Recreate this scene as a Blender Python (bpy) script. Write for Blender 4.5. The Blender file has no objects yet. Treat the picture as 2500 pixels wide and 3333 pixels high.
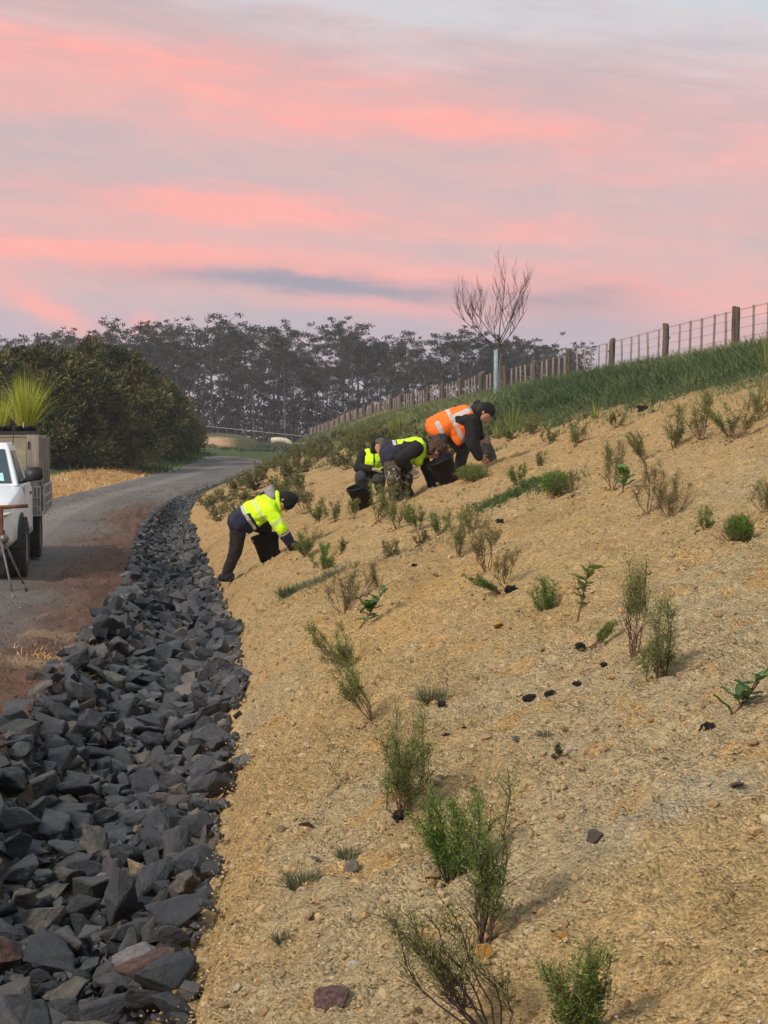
import bpy, bmesh, math, random
import numpy as np
from mathutils import Vector, Matrix, Quaternion, noise as mnoise

random.seed(7)
RNG = np.random.default_rng(11)
scene = bpy.context.scene
C = scene.collection
PI = math.pi

# ------------------------------------------------------------------ camera
F, CX, CY, HV, CAMZ = 1536.0, 384.0, 512.0, 436.0, 1.75
PITCH = math.atan((CY - HV) / F)
cam_data = bpy.data.cameras.new('camera')
cam = bpy.data.objects.new('camera', cam_data)
C.objects.link(cam)
cam.location = (0, 0, CAMZ)
cam.rotation_euler = (PI / 2 - PITCH, 0, 0)
cam_data.sensor_fit = 'VERTICAL'
cam_data.sensor_height = 24.0
cam_data.lens = 24.0 * F / 1024.0
cam_data.clip_start = 0.05
cam_data.clip_end = 3000
scene.camera = cam

# ------------------------------------------------------------------ light, sky, exposure
SUN_EL, SUN_AZ = math.radians(37), math.radians(228)      # azimuth clockwise from +Y
SKY_GAIN = 0.78
sd = Vector((math.sin(SUN_AZ) * math.cos(SUN_EL), math.cos(SUN_AZ) * math.cos(SUN_EL), math.sin(SUN_EL)))
sun_data = bpy.data.lights.new('sun', 'SUN')
sun_data.energy = 2.4
sun_data.angle = math.radians(10)
sun_data.color = (1.0, 0.90, 0.80)
sun = bpy.data.objects.new('sun', sun_data)
C.objects.link(sun)
sun.rotation_euler = (-sd).to_track_quat('-Z', 'Y').to_euler()
scene.view_settings.view_transform = 'Standard'
scene.view_settings.look = 'None'
scene.view_settings.exposure = 0.52
scene.view_settings.gamma = 1.0
scene.view_settings.use_curve_mapping = False
scene.render.engine = 'CYCLES'
scene.cycles.use_denoising = True
scene.cycles.max_bounces = 6
scene.cycles.volume_bounces = 0
scene.cycles.diffuse_bounces = 3
scene.cycles.transparent_max_bounces = 6


class X:
    """tiny expression wrapper round shader math nodes"""
    nt = None
    def __init__(self, s): self.s = s
    @staticmethod
    def m(op, a, b=None, c=None, clamp=False):
        n = X.nt.nodes.new('ShaderNodeMath'); n.operation = op; n.use_clamp = clamp
        for i, v in enumerate((a, b, c)):
            if v is None: continue
            if isinstance(v, X): X.nt.links.new(v.s, n.inputs[i])
            else: n.inputs[i].default_value = v
        return X(n.outputs[0])
    def __add__(s, o): return X.m('ADD', s, o)
    __radd__ = __add__
    def __sub__(s, o): return X.m('SUBTRACT', s, o)
    def __rsub__(s, o): return X.m('SUBTRACT', o, s)
    def __mul__(s, o): return X.m('MULTIPLY', s, o)
    __rmul__ = __mul__
    def __truediv__(s, o): return X.m('DIVIDE', s, o)
    def clamp(s): return X.m('ADD', s, 0.0, clamp=True)
    def step(s, a, b):
        n = X.nt.nodes.new('ShaderNodeMapRange'); n.interpolation_type = 'SMOOTHSTEP'
        X.nt.links.new(s.s, n.inputs[0]); n.inputs[1].default_value = a; n.inputs[2].default_value = b
        return X(n.outputs[0])
    def gauss(s, c, w):
        d = (s - c) / w
        return X.m('EXPONENT', (d * d) * -1.0)


def xmix(f, a, b):
    n = X.nt.nodes.new('ShaderNodeMix'); n.data_type = 'RGBA'
    for i, v in ((0, f), (6, a), (7, b)):
        if isinstance(v, X): X.nt.links.new(v.s, n.inputs[i])
        elif i == 0: n.inputs[0].default_value = v
        else: n.inputs[i].default_value = (*v, 1)
    return X(n.outputs[2])


def xnoise(vec, scale, detail=4, rough=0.55, dist=0.0):
    n = X.nt.nodes.new('ShaderNodeTexNoise')
    n.inputs['Scale'].default_value = scale; n.inputs['Detail'].default_value = detail
    n.inputs['Roughness'].default_value = rough; n.inputs['Distortion'].default_value = dist
    X.nt.links.new(vec.s, n.inputs['Vector'])
    return X(n.outputs['Fac'])


def xyz(a, b, c):
    n = X.nt.nodes.new('ShaderNodeCombineXYZ')
    for i, v in enumerate((a, b, c)):
        if isinstance(v, X): X.nt.links.new(v.s, n.inputs[i])
        else: n.inputs[i].default_value = v
    return X(n.outputs[0])


def build_sky():
    w = bpy.data.worlds.new('World'); scene.world = w; w.use_nodes = True
    nt = w.node_tree; nt.nodes.clear(); X.nt = nt
    tc = nt.nodes.new('ShaderNodeTexCoord')
    sep = nt.nodes.new('ShaderNodeSeparateXYZ'); nt.links.new(tc.outputs['Generated'], sep.inputs[0])
    x, y, z = (X(sep.outputs[i]) for i in range(3))
    a = X.m('ARCTAN2', x, y)
    e0 = X.m('ARCSINE', z)
    # long flat bands, warped
    wv = xnoise(xyz(x * 1.6, y * 1.6, z * 5.0), 1.6, 4, 0.55); wf = xnoise(xyz(x * 4.0, y * 4.0, z * 14.0), 2.2, 8, 0.62)
    e = e0 + (wv - 0.5) * 0.045 + (wf - 0.5) * 0.030
    t = e + a * 0.10
    n1 = xnoise(xyz(x * 2.0 + 3.1, y * 2.0, (z + x * 0.12) * 10.0), 1.5, 9, 0.60, 0.6)
    n2 = xnoise(xyz(x * 3.4, y * 3.4 + 5.0, (z + x * 0.09) * 20.0), 1.9, 10, 0.62, 0.7)
    pink = (0.76, 0.430, 0.405); salmon = (0.97, 0.395, 0.340); grey = (0.545, 0.425, 0.430)
    lav = (0.46, 0.41, 0.475); pale = (0.60, 0.645, 0.675); bar = (0.30, 0.295, 0.365); blue = (0.50, 0.64, 0.76)
    col = xmix(n1.step(0.38, 0.62), grey, pink)
    # salmon streaks: free ones from noise, and the long bands over the trees
    st = n2.step(0.50, 0.72) * 0.60 * e.step(0.42, 0.12)
    b1 = t.gauss(0.214, 0.022) * (a * -1.0).step(-0.28, 0.2) * 0.62
    b1b = t.gauss(0.206, 0.012) * a.gauss(0.05, 0.10) * 0.75
    b2 = t.gauss(0.132, 0.011) * a.gauss(-0.10, 0.11) * 0.95
    b3 = t.gauss(0.099, 0.012) * (a * -1.0).step(-0.2, 0.15) * 0.95
    b3b = t.gauss(0.098, 0.022) * a.gauss(0.18, 0.16) * 0.72
    b4 = e.gauss(0.133, 0.008) * a.gauss(0.10, 0.05) * 0.6
    S = (st + (b1 + b1b + b2 + b3 + b3b + b4) * (n2 * 2.5 - 0.10)).clamp()
    col = xmix(S, col, salmon)
    g = (t.gauss(0.163, 0.016) * (n1 * 1.2)).clamp() * 0.8
    col = xmix(g, col, grey)
    # towards the zenith pale blue grey
    up = (e0 + a * 0.10 + (n1 - 0.5) * 0.16 + (n2 - 0.5) * 0.06).step(0.215, 0.295)
    col = xmix(up * 0.92, col, pale)
    col = xmix((e0 + a * 0.25).step(0.30, 0.36) * 0.55, col, blue)
    # lavender towards the horizon with low slate clouds
    low = (e0 + (n2 - 0.5) * 0.05 + a * 0.05).step(0.096, 0.050)
    col = xmix(low * 0.92, col, lav)
    p5 = (e + a * 0.05).gauss(0.079, 0.0065) * a.gauss(0.02, 0.09) * (n2 + 0.35)
    p6 = (e + a * 0.5).gauss(-0.026, 0.010) * a.gauss(-0.215, 0.030) * (n2 * 2.4)
    p7 = e.gauss(0.070, 0.006) * a.gauss(-0.155, 0.008) * 0.9
    p8 = (e + a * 0.1).gauss(0.085, 0.012) * a.gauss(0.21, 0.07) * 0.6
    n3 = xnoise(xyz(x * 6.0, y * 6.0, (z + x * 0.10) * 24.0), 2.4, 12, 0.66, 1.0)
    col = xmix((n3.step(0.42, 0.70) * e0.step(0.40, 0.20)) * 0.20, col, (0.90, 0.51, 0.46))
    col = xmix((n3.step(0.56, 0.34)) * 0.22, col, (0.52, 0.44, 0.46))
    col = xmix((p5 + p6 + p7 + p8).clamp(), col, (0.95, 0.40, 0.36))
    d1 = (e + a * 0.075).gauss(0.090, 0.0075) * a.gauss(-0.04, 0.105) * (n2 * 2.6 - 0.15)
    d2 = e.gauss(0.086, 0.011) * a.gauss(0.125, 0.045) * (n2 * 1.6 - 0.1)
    d3 = e.gauss(0.066, 0.013) * a.gauss(0.10, 0.22) * (n2 * 1.8 - 0.15)
    col = xmix(d3.clamp() * 0.75, col, (0.36, 0.37, 0.45))
    col = xmix((d1 + d2).clamp() * 0.9, col, bar)
    col = xmix(e0.step(0.058, 0.02) * 0.5, col, (0.40, 0.385, 0.46))
    sk = nt.nodes.new('ShaderNodeTexSky'); sk.sky_type = 'NISHITA'; sk.sun_disc = False
    sk.sun_elevation = SUN_EL; sk.sun_rotation = SUN_AZ
    b_cloud = nt.nodes.new('ShaderNodeBackground'); nt.links.new(col.s, b_cloud.inputs[0]); b_cloud.inputs[1].default_value = SKY_GAIN
    b_sky = nt.nodes.new('ShaderNodeBackground'); nt.links.new(sk.outputs[0], b_sky.inputs[0]); b_sky.inputs[1].default_value = 0.10
    mx = nt.nodes.new('ShaderNodeMixShader'); mx.inputs[0].default_value = 0.94
    nt.links.new(b_sky.outputs[0], mx.inputs[1]); nt.links.new(b_cloud.outputs[0], mx.inputs[2])
    out = nt.nodes.new('ShaderNodeOutputWorld'); nt.links.new(mx.outputs[0], out.inputs[0])


build_sky()

# ------------------------------------------------------------------ helpers: noise, meshes, things
_T = np.random.default_rng(3).random((256, 256))


def vn(x, y, s=0):
    x = np.asarray(x, float) + 37.3 * s; y = np.asarray(y, float) + 91.7 * s
    xi = np.floor(x).astype(int); yi = np.floor(y).astype(int)
    fx = x - xi; fy = y - yi
    fx = fx * fx * (3 - 2 * fx); fy = fy * fy * (3 - 2 * fy)
    a = _T[xi & 255, yi & 255]; b = _T[(xi + 1) & 255, yi & 255]
    c = _T[xi & 255, (yi + 1) & 255]; d = _T[(xi + 1) & 255, (yi + 1) & 255]
    return (a * (1 - fx) + b * fx) * (1 - fy) + (c * (1 - fx) + d * fx) * fy


def fbm(x, y, s=0, o=4):
    r = 0; a = 0.5; t = 0
    for i in range(o):
        r = r + a * vn(np.asarray(x) * 2 ** i, np.asarray(y) * 2 ** i, s + i * 5); t += a; a *= 0.5
    return r / t


def smooth(a, b, x):
    t = np.clip((np.asarray(x, float) - a) / (b - a), 0, 1)
    return t * t * (3 - 2 * t)


def mesh_np(name, V, Fc, tint=None, col=None, smooth_shade=False):
    V = np.ascontiguousarray(V, np.float32).reshape(-1, 3); Fc = np.ascontiguousarray(Fc, np.int32)
    k = Fc.shape[1]; m = bpy.data.meshes.new(name)
    m.vertices.add(len(V)); m.vertices.foreach_set('co', V.ravel())
    m.loops.add(Fc.size); m.loops.foreach_set('vertex_index', Fc.ravel())
    m.polygons.add(len(Fc))
    m.polygons.foreach_set('loop_start', np.arange(0, Fc.size, k, dtype=np.int32))
    m.polygons.foreach_set('loop_total', np.full(len(Fc), k, np.int32))
    m.polygons.foreach_set('use_smooth', np.full(len(Fc), smooth_shade, bool))
    m.update(calc_edges=True); m.validate()
    if tint is not None:
        at_ = m.attributes.new('tint', 'FLOAT', 'POINT'); at_.data.foreach_set('value', np.ascontiguousarray(tint, np.float32))
    if col is not None:
        at_ = m.attributes.new('col', 'FLOAT_COLOR', 'POINT')
        c4 = np.ones((len(V), 4), np.float32); c4[:, :3] = col; at_.data.foreach_set('color', c4.ravel())
    return m


def grid_faces(nr, nc):
    i = np.arange(nr - 1)[:, None] * nc + np.arange(nc - 1)[None, :]
    return np.stack([i, i + 1, i + nc + 1, i + nc], -1).reshape(-1, 4)


class MB:
    """collects verts / polygons, then links them as one mesh object"""
    def __init__(s): s.v = []; s.f = []; s.sm = []
    def add(s, V, Fs, sm=False):
        o = len(s.v); s.v += [tuple(p) for p in V]; s.f += [tuple(i + o for i in f) for f in Fs]; s.sm += [sm] * len(Fs); return s
    def box(s, c, d, rot=None, taper=1.0):
        c = Vector(c); h = [k / 2 for k in d]; V = []
        for z in (-1, 1):
            t = taper if z > 0 else 1
            for x, y in ((-1, -1), (1, -1), (1, 1), (-1, 1)):
                p = Vector((x * h[0] * t, y * h[1] * t, z * h[2]))
                if rot is not None: p = rot @ p
                V.append(p + c)
        return s.add(V, [(3, 2, 1, 0), (4, 5, 6, 7), (0, 1, 5, 4), (1, 2, 6, 5), (2, 3, 7, 6), (3, 0, 4, 7)])
    def tube(s, pts, rad, n=8, caps=True, sm=True):
        pts = [Vector(p) for p in pts]
        if not hasattr(rad, '__len__'): rad = [rad] * len(pts)
        V = []; prev = None
        for i, p in enumerate(pts):
            d = (pts[min(i + 1, len(pts) - 1)] - pts[max(i - 1, 0)]).normalized()
            if prev is None:
                u = d.orthogonal().normalized()
            else:
                u = (prev - d * prev.dot(d)).normalized()
            prev = u; w = d.cross(u)
            for k in range(n):
                a = 2 * PI * k / n; V.append(p + (u * math.cos(a) + w * math.sin(a)) * rad[i])
        Fs = []
        for i in range(len(pts) - 1):
            for k in range(n):
                Fs.append((i * n + k, i * n + (k + 1) % n, (i + 1) * n + (k + 1) % n, (i + 1) * n + k))
        s.add(V, Fs, sm)
        if caps:
            o = len(s.v) - len(V)
            s.f.append(tuple(o + k for k in reversed(range(n)))); s.sm.append(False)
            s.f.append(tuple(o + (len(pts) - 1) * n + k for k in range(n))); s.sm.append(False)
        return s
    def lathe(s, prof, n=24, axis='Z', c=(0, 0, 0), M=None, closed=False, sm=True):
        V = []
        for r, h in prof:
            for k in range(n):
                a = 2 * PI * k / n
                p = Vector((r * math.cos(a), r * math.sin(a), h))
                if axis == 'X': p = Vector((p.z, p.x, p.y))
                if axis == 'Y': p = Vector((p.x, p.z, p.y))
                if M is not None: p = M @ p
                V.append(p + Vector(c))
        L = len(prof); Fs = []
        for i in range(L if closed else L - 1):
            j = (i + 1) % L
            for k in range(n):
                Fs.append((i * n + k, i * n + (k + 1) % n, j * n + (k + 1) % n, j * n + k))
        return s.add(V, Fs, sm)
    def prism(s, poly, t0, t1, axis='X'):
        """closed polygon extruded from t0 to t1 along axis"""
        def P(a, b, t): return (t, a, b) if axis == 'X' else ((a, t, b) if axis == 'Y' else (a, b, t))
        n = len(poly); V = [P(a, b, t0) for a, b in poly] + [P(a, b, t1) for a, b in poly]
        Fs = [tuple(reversed(range(n))), tuple(range(n, 2 * n))] + [(k, (k + 1) % n, n + (k + 1) % n, n + k) for k in range(n)]
        return s.add(V, Fs)
    def mesh(s, name):
        m = bpy.data.meshes.new(name); m.from_pydata(s.v, [], s.f)
        m.polygons.foreach_set('use_smooth', s.sm)
        bm = bmesh.new(); bm.from_mesh(m); bmesh.ops.recalc_face_normals(bm, faces=bm.faces); bm.to_mesh(m); bm.free()
        return m
    def build(s, name, mat, parent=None, bevel=0.0):
        m = s.mesh(name); m.materials.append(mat); o = part(name, m, parent)
        if bevel:
            b = o.modifiers.new('bevel', 'BEVEL'); b.width = bevel; b.segments = 2; b.limit_method = 'ANGLE'
        return o


def part(name, mesh, parent=None, mat=None, loc=None):
    o = bpy.data.objects.new(name, mesh); C.objects.link(o)
    if mat is not None and not len(mesh.materials): mesh.materials.append(mat)
    if parent is not None: o.parent = parent
    if loc is not None: o.location = loc
    return o


def thing(name, label, cat, loc=(0, 0, 0), group=None, rz=0.0):
    o = bpy.data.objects.new(name, None); C.objects.link(o); o.location = loc; o.rotation_euler = (0, 0, rz)
    o.empty_display_size = 0.1
    return tag(o, label, cat, group)


def tag(o, label, cat, group=None):
    o['label'] = label; o['category'] = cat
    if group: o['group'] = group
    return o


def struct(o, kind='structure'):
    o['kind'] = kind; return o


# ------------------------------------------------------------------ materials
def mat(name, col, rough=0.85, var=0.25, scale=6.0, bump=0.0, bscale=None, metal=0.0, spec=0.35, detail=5, col2=None, lo=0.35, hi=0.65, vec='Object', stretch=None):
    m = bpy.data.materials.new(name); m.use_nodes = True; nt = m.node_tree; X.nt = nt
    b = nt.nodes['Principled BSDF']; b.inputs['Roughness'].default_value = rough
    b.inputs['Metallic'].default_value = metal; b.inputs['Specular IOR Level'].default_value = spec
    tc = nt.nodes.new('ShaderNodeTexCoord'); v = X(tc.outputs[vec])
    if stretch:
        mp = nt.nodes.new('ShaderNodeMapping'); mp.inputs['Scale'].default_value = stretch
        nt.links.new(v.s, mp.inputs[0]); v = X(mp.outputs[0])
    n = xnoise(v, scale, detail, 0.6)
    c1 = tuple(k * (1 - var) for k in col); c2 = col2 or tuple(min(1, k * (1 + var)) for k in col)
    c = xmix(n.step(lo, hi), c1, c2); nt.links.new(c.s, b.inputs['Base Color'])
    if bump:
        n2 = xnoise(v, bscale or scale * 4, 6, 0.65)
        bp = nt.nodes.new('ShaderNodeBump'); bp.inputs['Strength'].default_value = bump; bp.inputs['Distance'].default_value = 0.02
        nt.links.new(n2.s, bp.inputs['Height']); nt.links.new(bp.outputs[0], b.inputs['Normal'])
    return m


def mat_tint(name, stops, rough=0.7, spec=0.25, attr='tint', objvar=0.0, trans=0.0, bump=0.0, bscale=30, nscale=0.0, nvar=0.0):
    """colour ramp driven by the mesh attribute 'tint' (or by the object's own random number)"""
    m = bpy.data.materials.new(name); m.use_nodes = True; nt = m.node_tree; X.nt = nt
    b = nt.nodes['Principled BSDF']; b.inputs['Roughness'].default_value = rough; b.inputs['Specular IOR Level'].default_value = spec
    if attr == 'random':
        oi = nt.nodes.new('ShaderNodeObjectInfo'); f = X(oi.outputs['Random'])
    else:
        an = nt.nodes.new('ShaderNodeAttribute'); an.attribute_name = attr; f = X(an.outputs['Fac'])
        if objvar:
            oi = nt.nodes.new('ShaderNodeObjectInfo'); f = (f + (X(oi.outputs['Random']) - 0.5) * objvar).clamp()
    tc = nt.nodes.new('ShaderNodeTexCoord'); v = X(tc.outputs['Object'])
    if nscale: f = (f + (xnoise(v, nscale, 5, 0.65) - 0.5) * nvar).clamp()
    r = nt.nodes.new('ShaderNodeValToRGB'); cr = r.color_ramp
    while len(cr.elements) < len(stops): cr.elements.new(0.5)
    for i, (p, c) in enumerate(stops): cr.elements[i].position = p; cr.elements[i].color = (*c, 1)
    nt.links.new(f.s, r.inputs[0]); nt.links.new(r.outputs[0], b.inputs['Base Color'])
    if bump:
        n2 = xnoise(v, bscale, 7, 0.68)
        bp = nt.nodes.new('ShaderNodeBump'); bp.inputs['Strength'].default_value = bump; bp.inputs['Distance'].default_value = 0.02
        nt.links.new(n2.s, bp.inputs['Height']); nt.links.new(bp.outputs[0], b.inputs['Normal'])
    if trans:
        tr = nt.nodes.new('ShaderNodeBsdfTranslucent'); nt.links.new(r.outputs[0], tr.inputs[0])
        mx = nt.nodes.new('ShaderNodeMixShader'); mx.inputs[0].default_value = trans
        nt.links.new(b.outputs[0], mx.inputs[1]); nt.links.new(tr.outputs[0], mx.inputs[2])
        nt.links.new(mx.outputs[0], nt.nodes['Material Output'].inputs[0])
    return m


def mat_ground(name, bump=0.9, fine=70.0, coarse=14.0, rough=0.95, var=0.32, crumb=0.0):
    """colour comes from the mesh attribute 'col'; noise gives grain, speckle, painted-in crevice shade and fine relief"""
    m = bpy.data.materials.new(name); m.use_nodes = True; nt = m.node_tree; X.nt = nt
    b = nt.nodes['Principled BSDF']; b.inputs['Roughness'].default_value = rough; b.inputs['Specular IOR Level'].default_value = 0.15
    an = nt.nodes.new('ShaderNodeAttribute'); an.attribute_name = 'col'; base = X(an.outputs['Color'])
    tc = nt.nodes.new('ShaderNodeTexCoord'); v = X(tc.outputs['Object'])
    n1 = xnoise(v, fine, 6, 0.7); n2 = xnoise(v, coarse, 6, 0.65)
    f = (n1 * 0.6 + n2 * 0.4).step(0.30, 0.70)  # low spots of the relief go darker: crevice shade put into the colour
    mul = nt.nodes.new('ShaderNodeMix'); mul.data_type = 'RGBA'; mul.blend_type = 'MULTIPLY'; mul.inputs[0].default_value = 1
    k = xmix(f, (1 - var,) * 3, (1 + var, 1 + var, 1 + var * 0.9))
    nt.links.new(base.s, mul.inputs[6]); nt.links.new(k.s, mul.inputs[7]); nt.links.new(mul.outputs[2], b.inputs['Base Color'])
    vo = nt.nodes.new('ShaderNodeTexVoronoi'); vo.inputs['Scale'].default_value = fine * 0.55; nt.links.new(v.s, vo.inputs['Vector'])
    vo2 = nt.nodes.new('ShaderNodeTexVoronoi'); vo2.inputs['Scale'].default_value = fine * 0.22; nt.links.new(v.s, vo2.inputs['Vector'])
    sp = nt.nodes.new('ShaderNodeSeparateColor'); nt.links.new(vo.outputs['Color'], sp.inputs[0]); sp2 = nt.nodes.new('ShaderNodeSeparateColor'); nt.links.new(vo2.outputs['Color'], sp2.inputs[0])
    cr = (X(sp.outputs[0]) * 0.55 + X(sp2.outputs[0]) * 0.45)
    mul2 = nt.nodes.new('ShaderNodeMix'); mul2.data_type = 'RGBA'; mul2.blend_type = 'MULTIPLY'; mul2.inputs[0].default_value = 1
    k2 = xmix(cr, (1 - crumb,) * 3, (1 + crumb, 1 + crumb, 1 + crumb)); nt.links.new(mul.outputs[2], mul2.inputs[6]); nt.links.new(k2.s, mul2.inputs[7]); nt.links.new(mul2.outputs[2], b.inputs['Base Color'])
    h = n1 * 0.35 + n2 * 0.45 - X(vo.outputs['Distance']) * 0.60 - X(vo2.outputs['Distance']) * 0.45
    bp = nt.nodes.new('ShaderNodeBump'); bp.inputs['Strength'].default_value = bump; bp.inputs['Distance'].default_value = 0.03
    nt.links.new(h.s, bp.inputs['Height']); nt.links.new(bp.outputs[0], b.inputs['Normal'])
    return m


# ------------------------------------------------------------------ lay of the land
def curve(tab):
    ys = np.array([p[0] for p in tab], float); xs = np.array([p[1] for p in tab], float)
    m = np.gradient(xs, ys)
    def f(y):
        y = np.clip(np.asarray(y, float), ys[0], ys[-1])
        i = np.clip(np.searchsorted(ys, y) - 1, 0, len(ys) - 2); h = ys[i + 1] - ys[i]; t = (y - ys[i]) / h
        return ((2 * t**3 - 3 * t**2 + 1) * xs[i] + (t**3 - 2 * t**2 + t) * h * m[i] + (-2 * t**3 + 3 * t**2) * xs[i + 1] + (t**3 - t**2) * h * m[i + 1])
    return f


xr = curve([(-12, -.2), (0, -.45), (5, -.6), (8, -.76), (12.5, -1.12), (18, -1.85), (28, -3.4), (37, -4.65), (45, -5.3), (60, -5.75), (84, -5.6), (107, -5.3), (130, -5.4), (185, -11)])
xl = curve([(-12, -1.9), (0, -2.0), (5, -2.1), (10, -2.3), (13, -2.55), (16.4, -2.8), (21.5, -3.5), (29, -4.55), (37, -5.45), (45, -5.95), (60, -6.1), (84, -5.95), (107, -5.65), (130, -5.8), (185, -11.4)])
xe = curve([(-12, -7.4), (0, -7.4), (20, -7.8), (42, -9.1), (54, -9.6), (70, -10.0), (95, -10.9), (185, -16)])   # left edge of the road
xf = lambda y: 8.2 - 0.119 * (np.asarray(y, float) - 36)                                                            # fence line
zf = curve([(-12, 3.6), (36, 3.50), (60, 3.40), (104, 3.1), (150, 2.3), (176, 1.7), (200, 1.1), (230, .8)])
zr = lambda y: 0.75 * smooth(48, 118, y) - 0.05 * np.exp(-((np.asarray(y, float) - 24) / 7.0) ** 2)
_q = np.array([0, .12, .25, .38, .5, .62, .75, .9, 1.0, 1.1, 1.3, 2.0]); _p = np.array([0, .155, .31, .465, .60, .725, .845, .95, 1.0, 1.02, 1.0, .95])
prof = curve(list(zip(_q, _p)))


def H(x, y):
    x = np.asarray(x, float); y = np.asarray(y, float)
    r, l, e = xr(y), xl(y), xe(y); base = zr(y)
    s = x - r; q = s / np.maximum(xf(y) - r, 2.0)
    ez = zf(y); end = 1 - smooth(185, 215, y)
    emb = base + (ez - base) * prof(np.clip(q, 0, 2)) * end + 0.10 * (1 - np.exp(-np.clip(s, 0, None) / .35)) * (1 - smooth(40, 60, y))
    dq = np.clip((x - l) / np.maximum(r - l, .05), 0, 1)
    dit = base - 0.40 * np.sin(PI * dq) ** .8 * (1 - smooth(36, 48, y))
    left = base + 0.03 * np.sin(np.clip((l - x) / np.maximum(l - e, .5), 0, 1) * PI) - 0.07 * np.exp(-np.clip(l - x, 0, None) / .35)* (1 - smooth(36, 48, y))
    bank = base + 0.30 * smooth(0, 1.8, e - x)
    z = np.where(s > 0, emb, np.where(x > l, dit, np.where(x > e, left, bank)))
    return z


DENTS = []      # planting holes and footprints: x, y, two radii, depth, direction


def disp(x, y):
    """lumps and clods of the loose soil"""
    d = 0.06 * (fbm(x * 0.9, y * 0.9, 1, 2) - .5) + 0.075 * (fbm(x * 3.3, y * 3.3, 2, 3) - .5) + 0.055 * (fbm(x * 11, y * 11, 3, 2) - .5)
    d = d + 0.060 * (fbm(x * 4.2 + .6 * y, y * .8, 6, 3) - .5)
    for (hx, hy, r1, r2, hz, ca, sa) in DENTS:
        dx = np.asarray(x) - hx; dy = np.asarray(y) - hy; p = (dx * ca + dy * sa) / r1; w = (-dx * sa + dy * ca) / r2; q = p * p + w * w
        d = d + hz * (1.35 * np.exp(-q) - .45 * np.exp(-q * .30))
    c = fbm(x * 26, y * 26, 4, 2); d = d + 0.034 * np.clip(c - .50, 0, 1) * 2 + 0.014 * (vn(x * 60, y * 60, 5) - .5)
    return d


def ray(u, v, d):
    """the point of the view through photo position (u, v) at depth d"""
    cp, sp = math.cos(PITCH), math.sin(PITCH)
    a, b = (u - CX) / F, (CY - v) / F
    y, z = cp + sp * b, -sp + cp * b
    k = d / y
    return Vector((a * k, d, CAMZ + z * k))


def at(u, v, lo=2.5, hi=170):
    """where the view through (u, v) meets the ground"""
    ds = np.geomspace(lo, hi, 1500); p1 = ray(u, v, 1.0)
    X_, Z_ = p1.x * ds, CAMZ + (p1.z - CAMZ) * ds
    g = Z_ - H(X_, ds); i = np.argmax(g < 0)
    if g[i] >= 0: i = len(ds) - 1
    d0, d1 = ds[max(i - 1, 0)], ds[i]
    for _ in range(20):
        dm = (d0 + d1) / 2; p = ray(u, v, dm)
        if p.z - float(H(p.x, dm)) < 0: d1 = dm
        else: d0 = dm
    p = ray(u, v, d1)
    return Vector((p.x, d1, float(H(p.x, d1)) + float(disp(p.x, d1))))


D2 = 768 / 1659.0                     # positions noted on a 1659 px wide view of the photo
def atd(x, y): return at(x * D2, y * D2)
def gz(x, y): return float(H(x, y)) + float(disp(x, y))

def qgrass(y): return np.interp(y, [0, 16, 20, 24, 28, 34, 45, 80, 170], [.64, .60, .55, .46, .385, .36, .36, .34, .2])
def lat(x, y): return (x - xr(y)) / np.maximum(xf(y) - xr(y), 2.0)

HOLES = [(866, 1768), (972, 1884), (1042, 2030), (803, 1552), (752, 1432), (1370, 1422), (1424, 1482), (1180, 1316), (1088, 1268), (1053, 1236), (1283, 1386), (1243, 1340), (768, 1360), (745, 1322), (1597, 1168), (1546, 1560), (1453, 1106), (1402, 1102), (990, 1196)]
_d = []
for _p in HOLES:
    _b = atd(*_p); _k = .07 + .006 * _b.y; _d.append((_b.x, _b.y, _k, _k, -.038, 1, 0))
_r = random.Random(44)
for _ in range(60):
    _y = 4.2 * 5 ** _r.random(); _x = float(xr(_y)) + .3 + _r.random() * min(.25 * _y + .5 - float(xr(_y)), 6.5); _a = _r.uniform(-1.2, 1.2)
    for _s in (0, 1): _d.append((_x + _s * .25 * math.cos(_a), _y + _s * (.25 * math.sin(_a) + .3), .13, .06, -.030, math.cos(_a), math.sin(_a)))
DENTS += _d

# ------------------------------------------------------------------ the ground itself
def rows(y0, y1, k, lead=None):
    r = [y0]
    while r[-1] < y1: r.append(r[-1] + max(.012, k * r[-1]))
    r = np.array(r)
    return r if lead is None else np.concatenate([np.arange(lead, y0 - .05, .35), r])


def lerp3(a, b, t): return np.asarray(a)[None] * (1 - t[:, None]) + np.asarray(b)[None] * t[:, None]


TAN = (.485, .342, .162); OCH = (.505, .335, .140); GREYT = (.43, .350, .210); BRN = (.40, .27, .115)


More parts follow.
